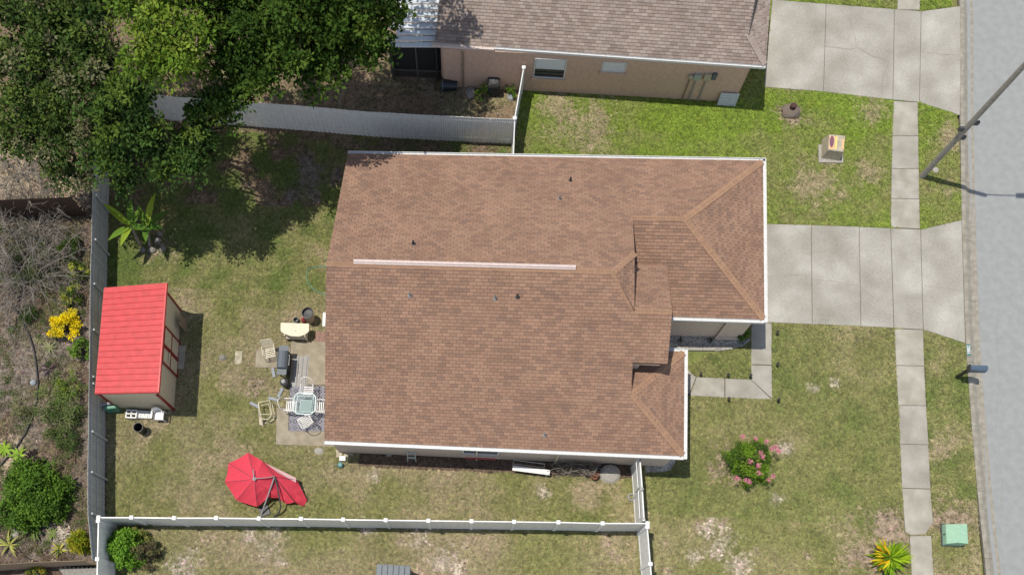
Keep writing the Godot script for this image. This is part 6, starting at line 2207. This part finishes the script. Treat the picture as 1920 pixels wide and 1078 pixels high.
func neighbour_things() -> void:
	var mb: MB
	var b := U(925, 172)
	var t := thing("air_conditioner", "black boxy air conditioner unit against the neighbour's wall", "air conditioner", b)
	mb = MB.new()
	mb.box(b + Vector3(0, 0.42, 0), Vector3(0.62, 0.84, 0.6), 0.05, Basis.IDENTITY, 0.05)
	part(t, "casing", mb, MT.acbox)
	for i in 7:
		mb = MB.new()
		mb.box(b + Vector3(0, 0.12 + i * 0.1, 0.31), Vector3(0.54, 0.03, 0.02), 0.05)
		part(t, "louvre", mb, MT.charcoal)
	mb = MB.new()
	mb.lathe(b + Vector3(0, 0.84, 0), [[0.25, 0.0], [0.25, 0.03], [0.1, 0.03], [0.0, 0.05]], 16)
	part(t, "fan_grille", mb, MT.charcoal)
	b = U(842, 168)
	t = thing("trash_can", "black wheeled trash can lying on its side by the screen wall", "trash can", b)
	mb = MB.new()
	mb.tube([b + Vector3(-0.3, 0.3, 0), b + Vector3(0.1, 0.29, 0), b + Vector3(0.42, 0.27, 0)], 0.3, 0.22, 12)
	part(t, "body", mb, mat(Color(0.02, 0.028, 0.036), 0.3))
	mb = MB.new()
	mb.tube([b + Vector3(-0.36, 0.31, 0), b + Vector3(-0.29, 0.31, 0)], 0.33, 0.33, 12)
	part(t, "lid", mb, MT.slate)
	for k in [[881, 176, MT.palestone, "crumpled white plastic bag on the grass by the tan downspout", 0.34, "plastic_bag"], [957, 183, MT.blueish, "blue and white bag on the grass by the side fence", 0.24, "plastic_bag"]]:
		b = U(k[0], k[1])
		mb = MB.new()
		var n := 10
		mb.lathe(b, [[k[4] * 0.7, 0.0], [k[4] * 0.9, 0.06], [k[4] * 0.7, 0.14], [k[4] * 0.2, 0.2], [0.0, 0.18]], n, 0.8, 1.1)
		for i in mb.v.size():
			var p := mb.v[i] - b
			mb.v[i] = b + p * (1.0 + 0.25 * sin(p.x * 37.0 + p.z * 29.0))
			mb.v[i].y = maxf(mb.v[i].y, 0.0)
		solo(k[5], mb, k[2], b, k[3], "bag")
	# white panel by the house corner
	var a := U(1344, 190); var e := U(1378, 192)
	a.z = -28.55; e.z = -28.5
	t = thing("vent_board", "white ribbed vent panel leaning at the neighbour's wall corner", "panel", a)
	for i in 6:
		mb = MB.new()
		mb.bar(a + Vector3(0, 0.07 + i * 0.125, -i * 0.02), e + Vector3(0, 0.07 + i * 0.125, -i * 0.02), 0.05, 0.115)
		part(t, "slat", mb, MT.alu)
	# black landscape edging across the west yard
	mb = MB.new()
	var hp: Array = []
	for k in [[18, 568], [38, 592], [55, 630], [64, 660], [68, 690], [71, 720], [68, 752], [60, 782], [47, 812], [30, 838], [0, 872], [-40, 905]]: hp.append(U(k[0], k[1], 0.05))
	mb.tube(hp, 0.05, -1, 6)
	solo("landscape_edging", mb, MT.black, hp[5], "black tube edging winding through the west soil bed", "edging")
	b = U(63, 718)
	mb = MB.new()
	mb.lathe(b, [[0.17, 0.0], [0.16, 0.1], [0.08, 0.17], [0.0, 0.18]], 7)
	solo("rock", mb, MT.blueish, b, "bluish grey rock beside the black edging", "rock")
	b = U(30, 1000)
	mb = MB.new()
	mb.lathe(b, [[0.22, 0.0], [0.22, 0.08], [0.12, 0.16], [0.0, 0.18]], 8, 0.8, 1.3)
	solo("rock", mb, MT.palestone, b, "pale rock beside the dark green fern", "rock")
	# stones round the banana plant
	for q in [[296, 452, 0.2, "on the tree-shaded side"], [285, 470, 0.22, "largest of the ring, on the sunny lawn side"], [305, 468, 0.17, "outermost toward the house"], [268, 470, 0.15, "closest to the grey fence"], [300, 440, 0.15, "deepest under the trees"]]:
		b = U(q[0], q[1])
		mb = MB.new()
		mb.lathe(b, [[q[2], 0.0], [q[2] * 1.05, 0.08], [q[2] * 0.7, 0.17], [0.0, 0.2]], 7, 1.0, rnd(0.7, 1.3))
		solo("rock", mb, MT.rock, b, "grey rock at the banana plant's foot " + q[3], "rock", "rocks round the banana plant")
	# deck boards at the south-west
	var dk := thing("deck", "grey weathered deck boards beyond the tan fence", "deck", U(150, 1080))
	for i in 11:
		var p := U(112 + i * 8.0, 1064, 0.3); var q := U(112 + i * 8.0 + 36, 1112, 0.3)
		mb = MB.new()
		mb.bar(p, q, 0.155, 0.03)
		part(dk, "board", mb, MT.deckwood)
	mb = MB.new()
	for f in [0.2, 0.8]:
		var p := U(112, 1064, 0.14).lerp(U(148, 1112, 0.14), f); var q := U(192, 1064, 0.14).lerp(U(228, 1112, 0.14), f)
		mb.bar(p, q, 0.06, 0.28)
	part(dk, "joist", mb, MT.tanwood)

# ---------------------------------------------------------------- scene
func _ready() -> void:
	rng.seed = 20240611
	var cam := Camera3D.new()
	cam.name = "camera"
	cam.projection = Camera3D.PROJECTION_FRUSTUM
	cam.near = 0.5
	cam.far = 2500.0
	cam.keep_aspect = Camera3D.KEEP_HEIGHT
	cam.size = cam.near * 1077.0 / FOCAL
	cam.frustum_offset = Vector2(960.0 - CENTRE.x, CENTRE.y - 539.0) * cam.near / FOCAL
	add_child(cam)
	var g := func(r: Vector3) -> Vector3: return Vector3(r.x, -r.z, r.y)
	cam.transform = Transform3D(Basis(g.call(ROW1), -g.call(ROW2), -g.call(ROW3)).orthonormalized(), Vector3(0, EYE, 0))
	cam.current = true
	var we := WorldEnvironment.new()
	we.name = "environment"
	var env := Environment.new()
	env.background_mode = Environment.BG_SKY
	var sky := Sky.new()
	var sm := ProceduralSkyMaterial.new()
	sm.sky_top_color = Color(0.32, 0.40, 0.52)
	sm.sky_horizon_color = Color(0.95, 0.96, 0.97)
	sm.ground_bottom_color = Color(0.30, 0.30, 0.25)
	sm.ground_horizon_color = Color(0.50, 0.52, 0.50)
	sm.sky_curve = 0.4
	sky.sky_material = sm
	env.sky = sky
	env.background_energy_multiplier = 1.55
	env.tonemap_mode = Environment.TONE_MAPPER_LINEAR
	env.tonemap_exposure = 0.94
	env.sdfgi_enabled = true
	env.ssao_enabled = true
	env.ssil_enabled = true
	we.environment = env
	add_child(we)
	var sun := DirectionalLight3D.new()
	sun.name = "sun"
	sun.light_energy = 1.5
	sun.light_color = Color(1.0, 0.965, 0.90)
	sun.light_angular_distance = 0.55
	sun.shadow_enabled = true
	add_child(sun)
	sun.look_at_from_position(Vector3(0, 50, 0), Vector3(0, 50, 0) + Vector3(0.31, -1.0, 0.09), Vector3.FORWARD)
	materials()
	make_ground()
	hardscape()
	main_house()
	neighbour_house()
	fences()
	shed()
	patio_things()
	umbrella()
	street_things()
	south_side()
	neighbour_things()
	plants()
	make_weeds(1500)
	make_grass(340000)
	make_litter(16000)
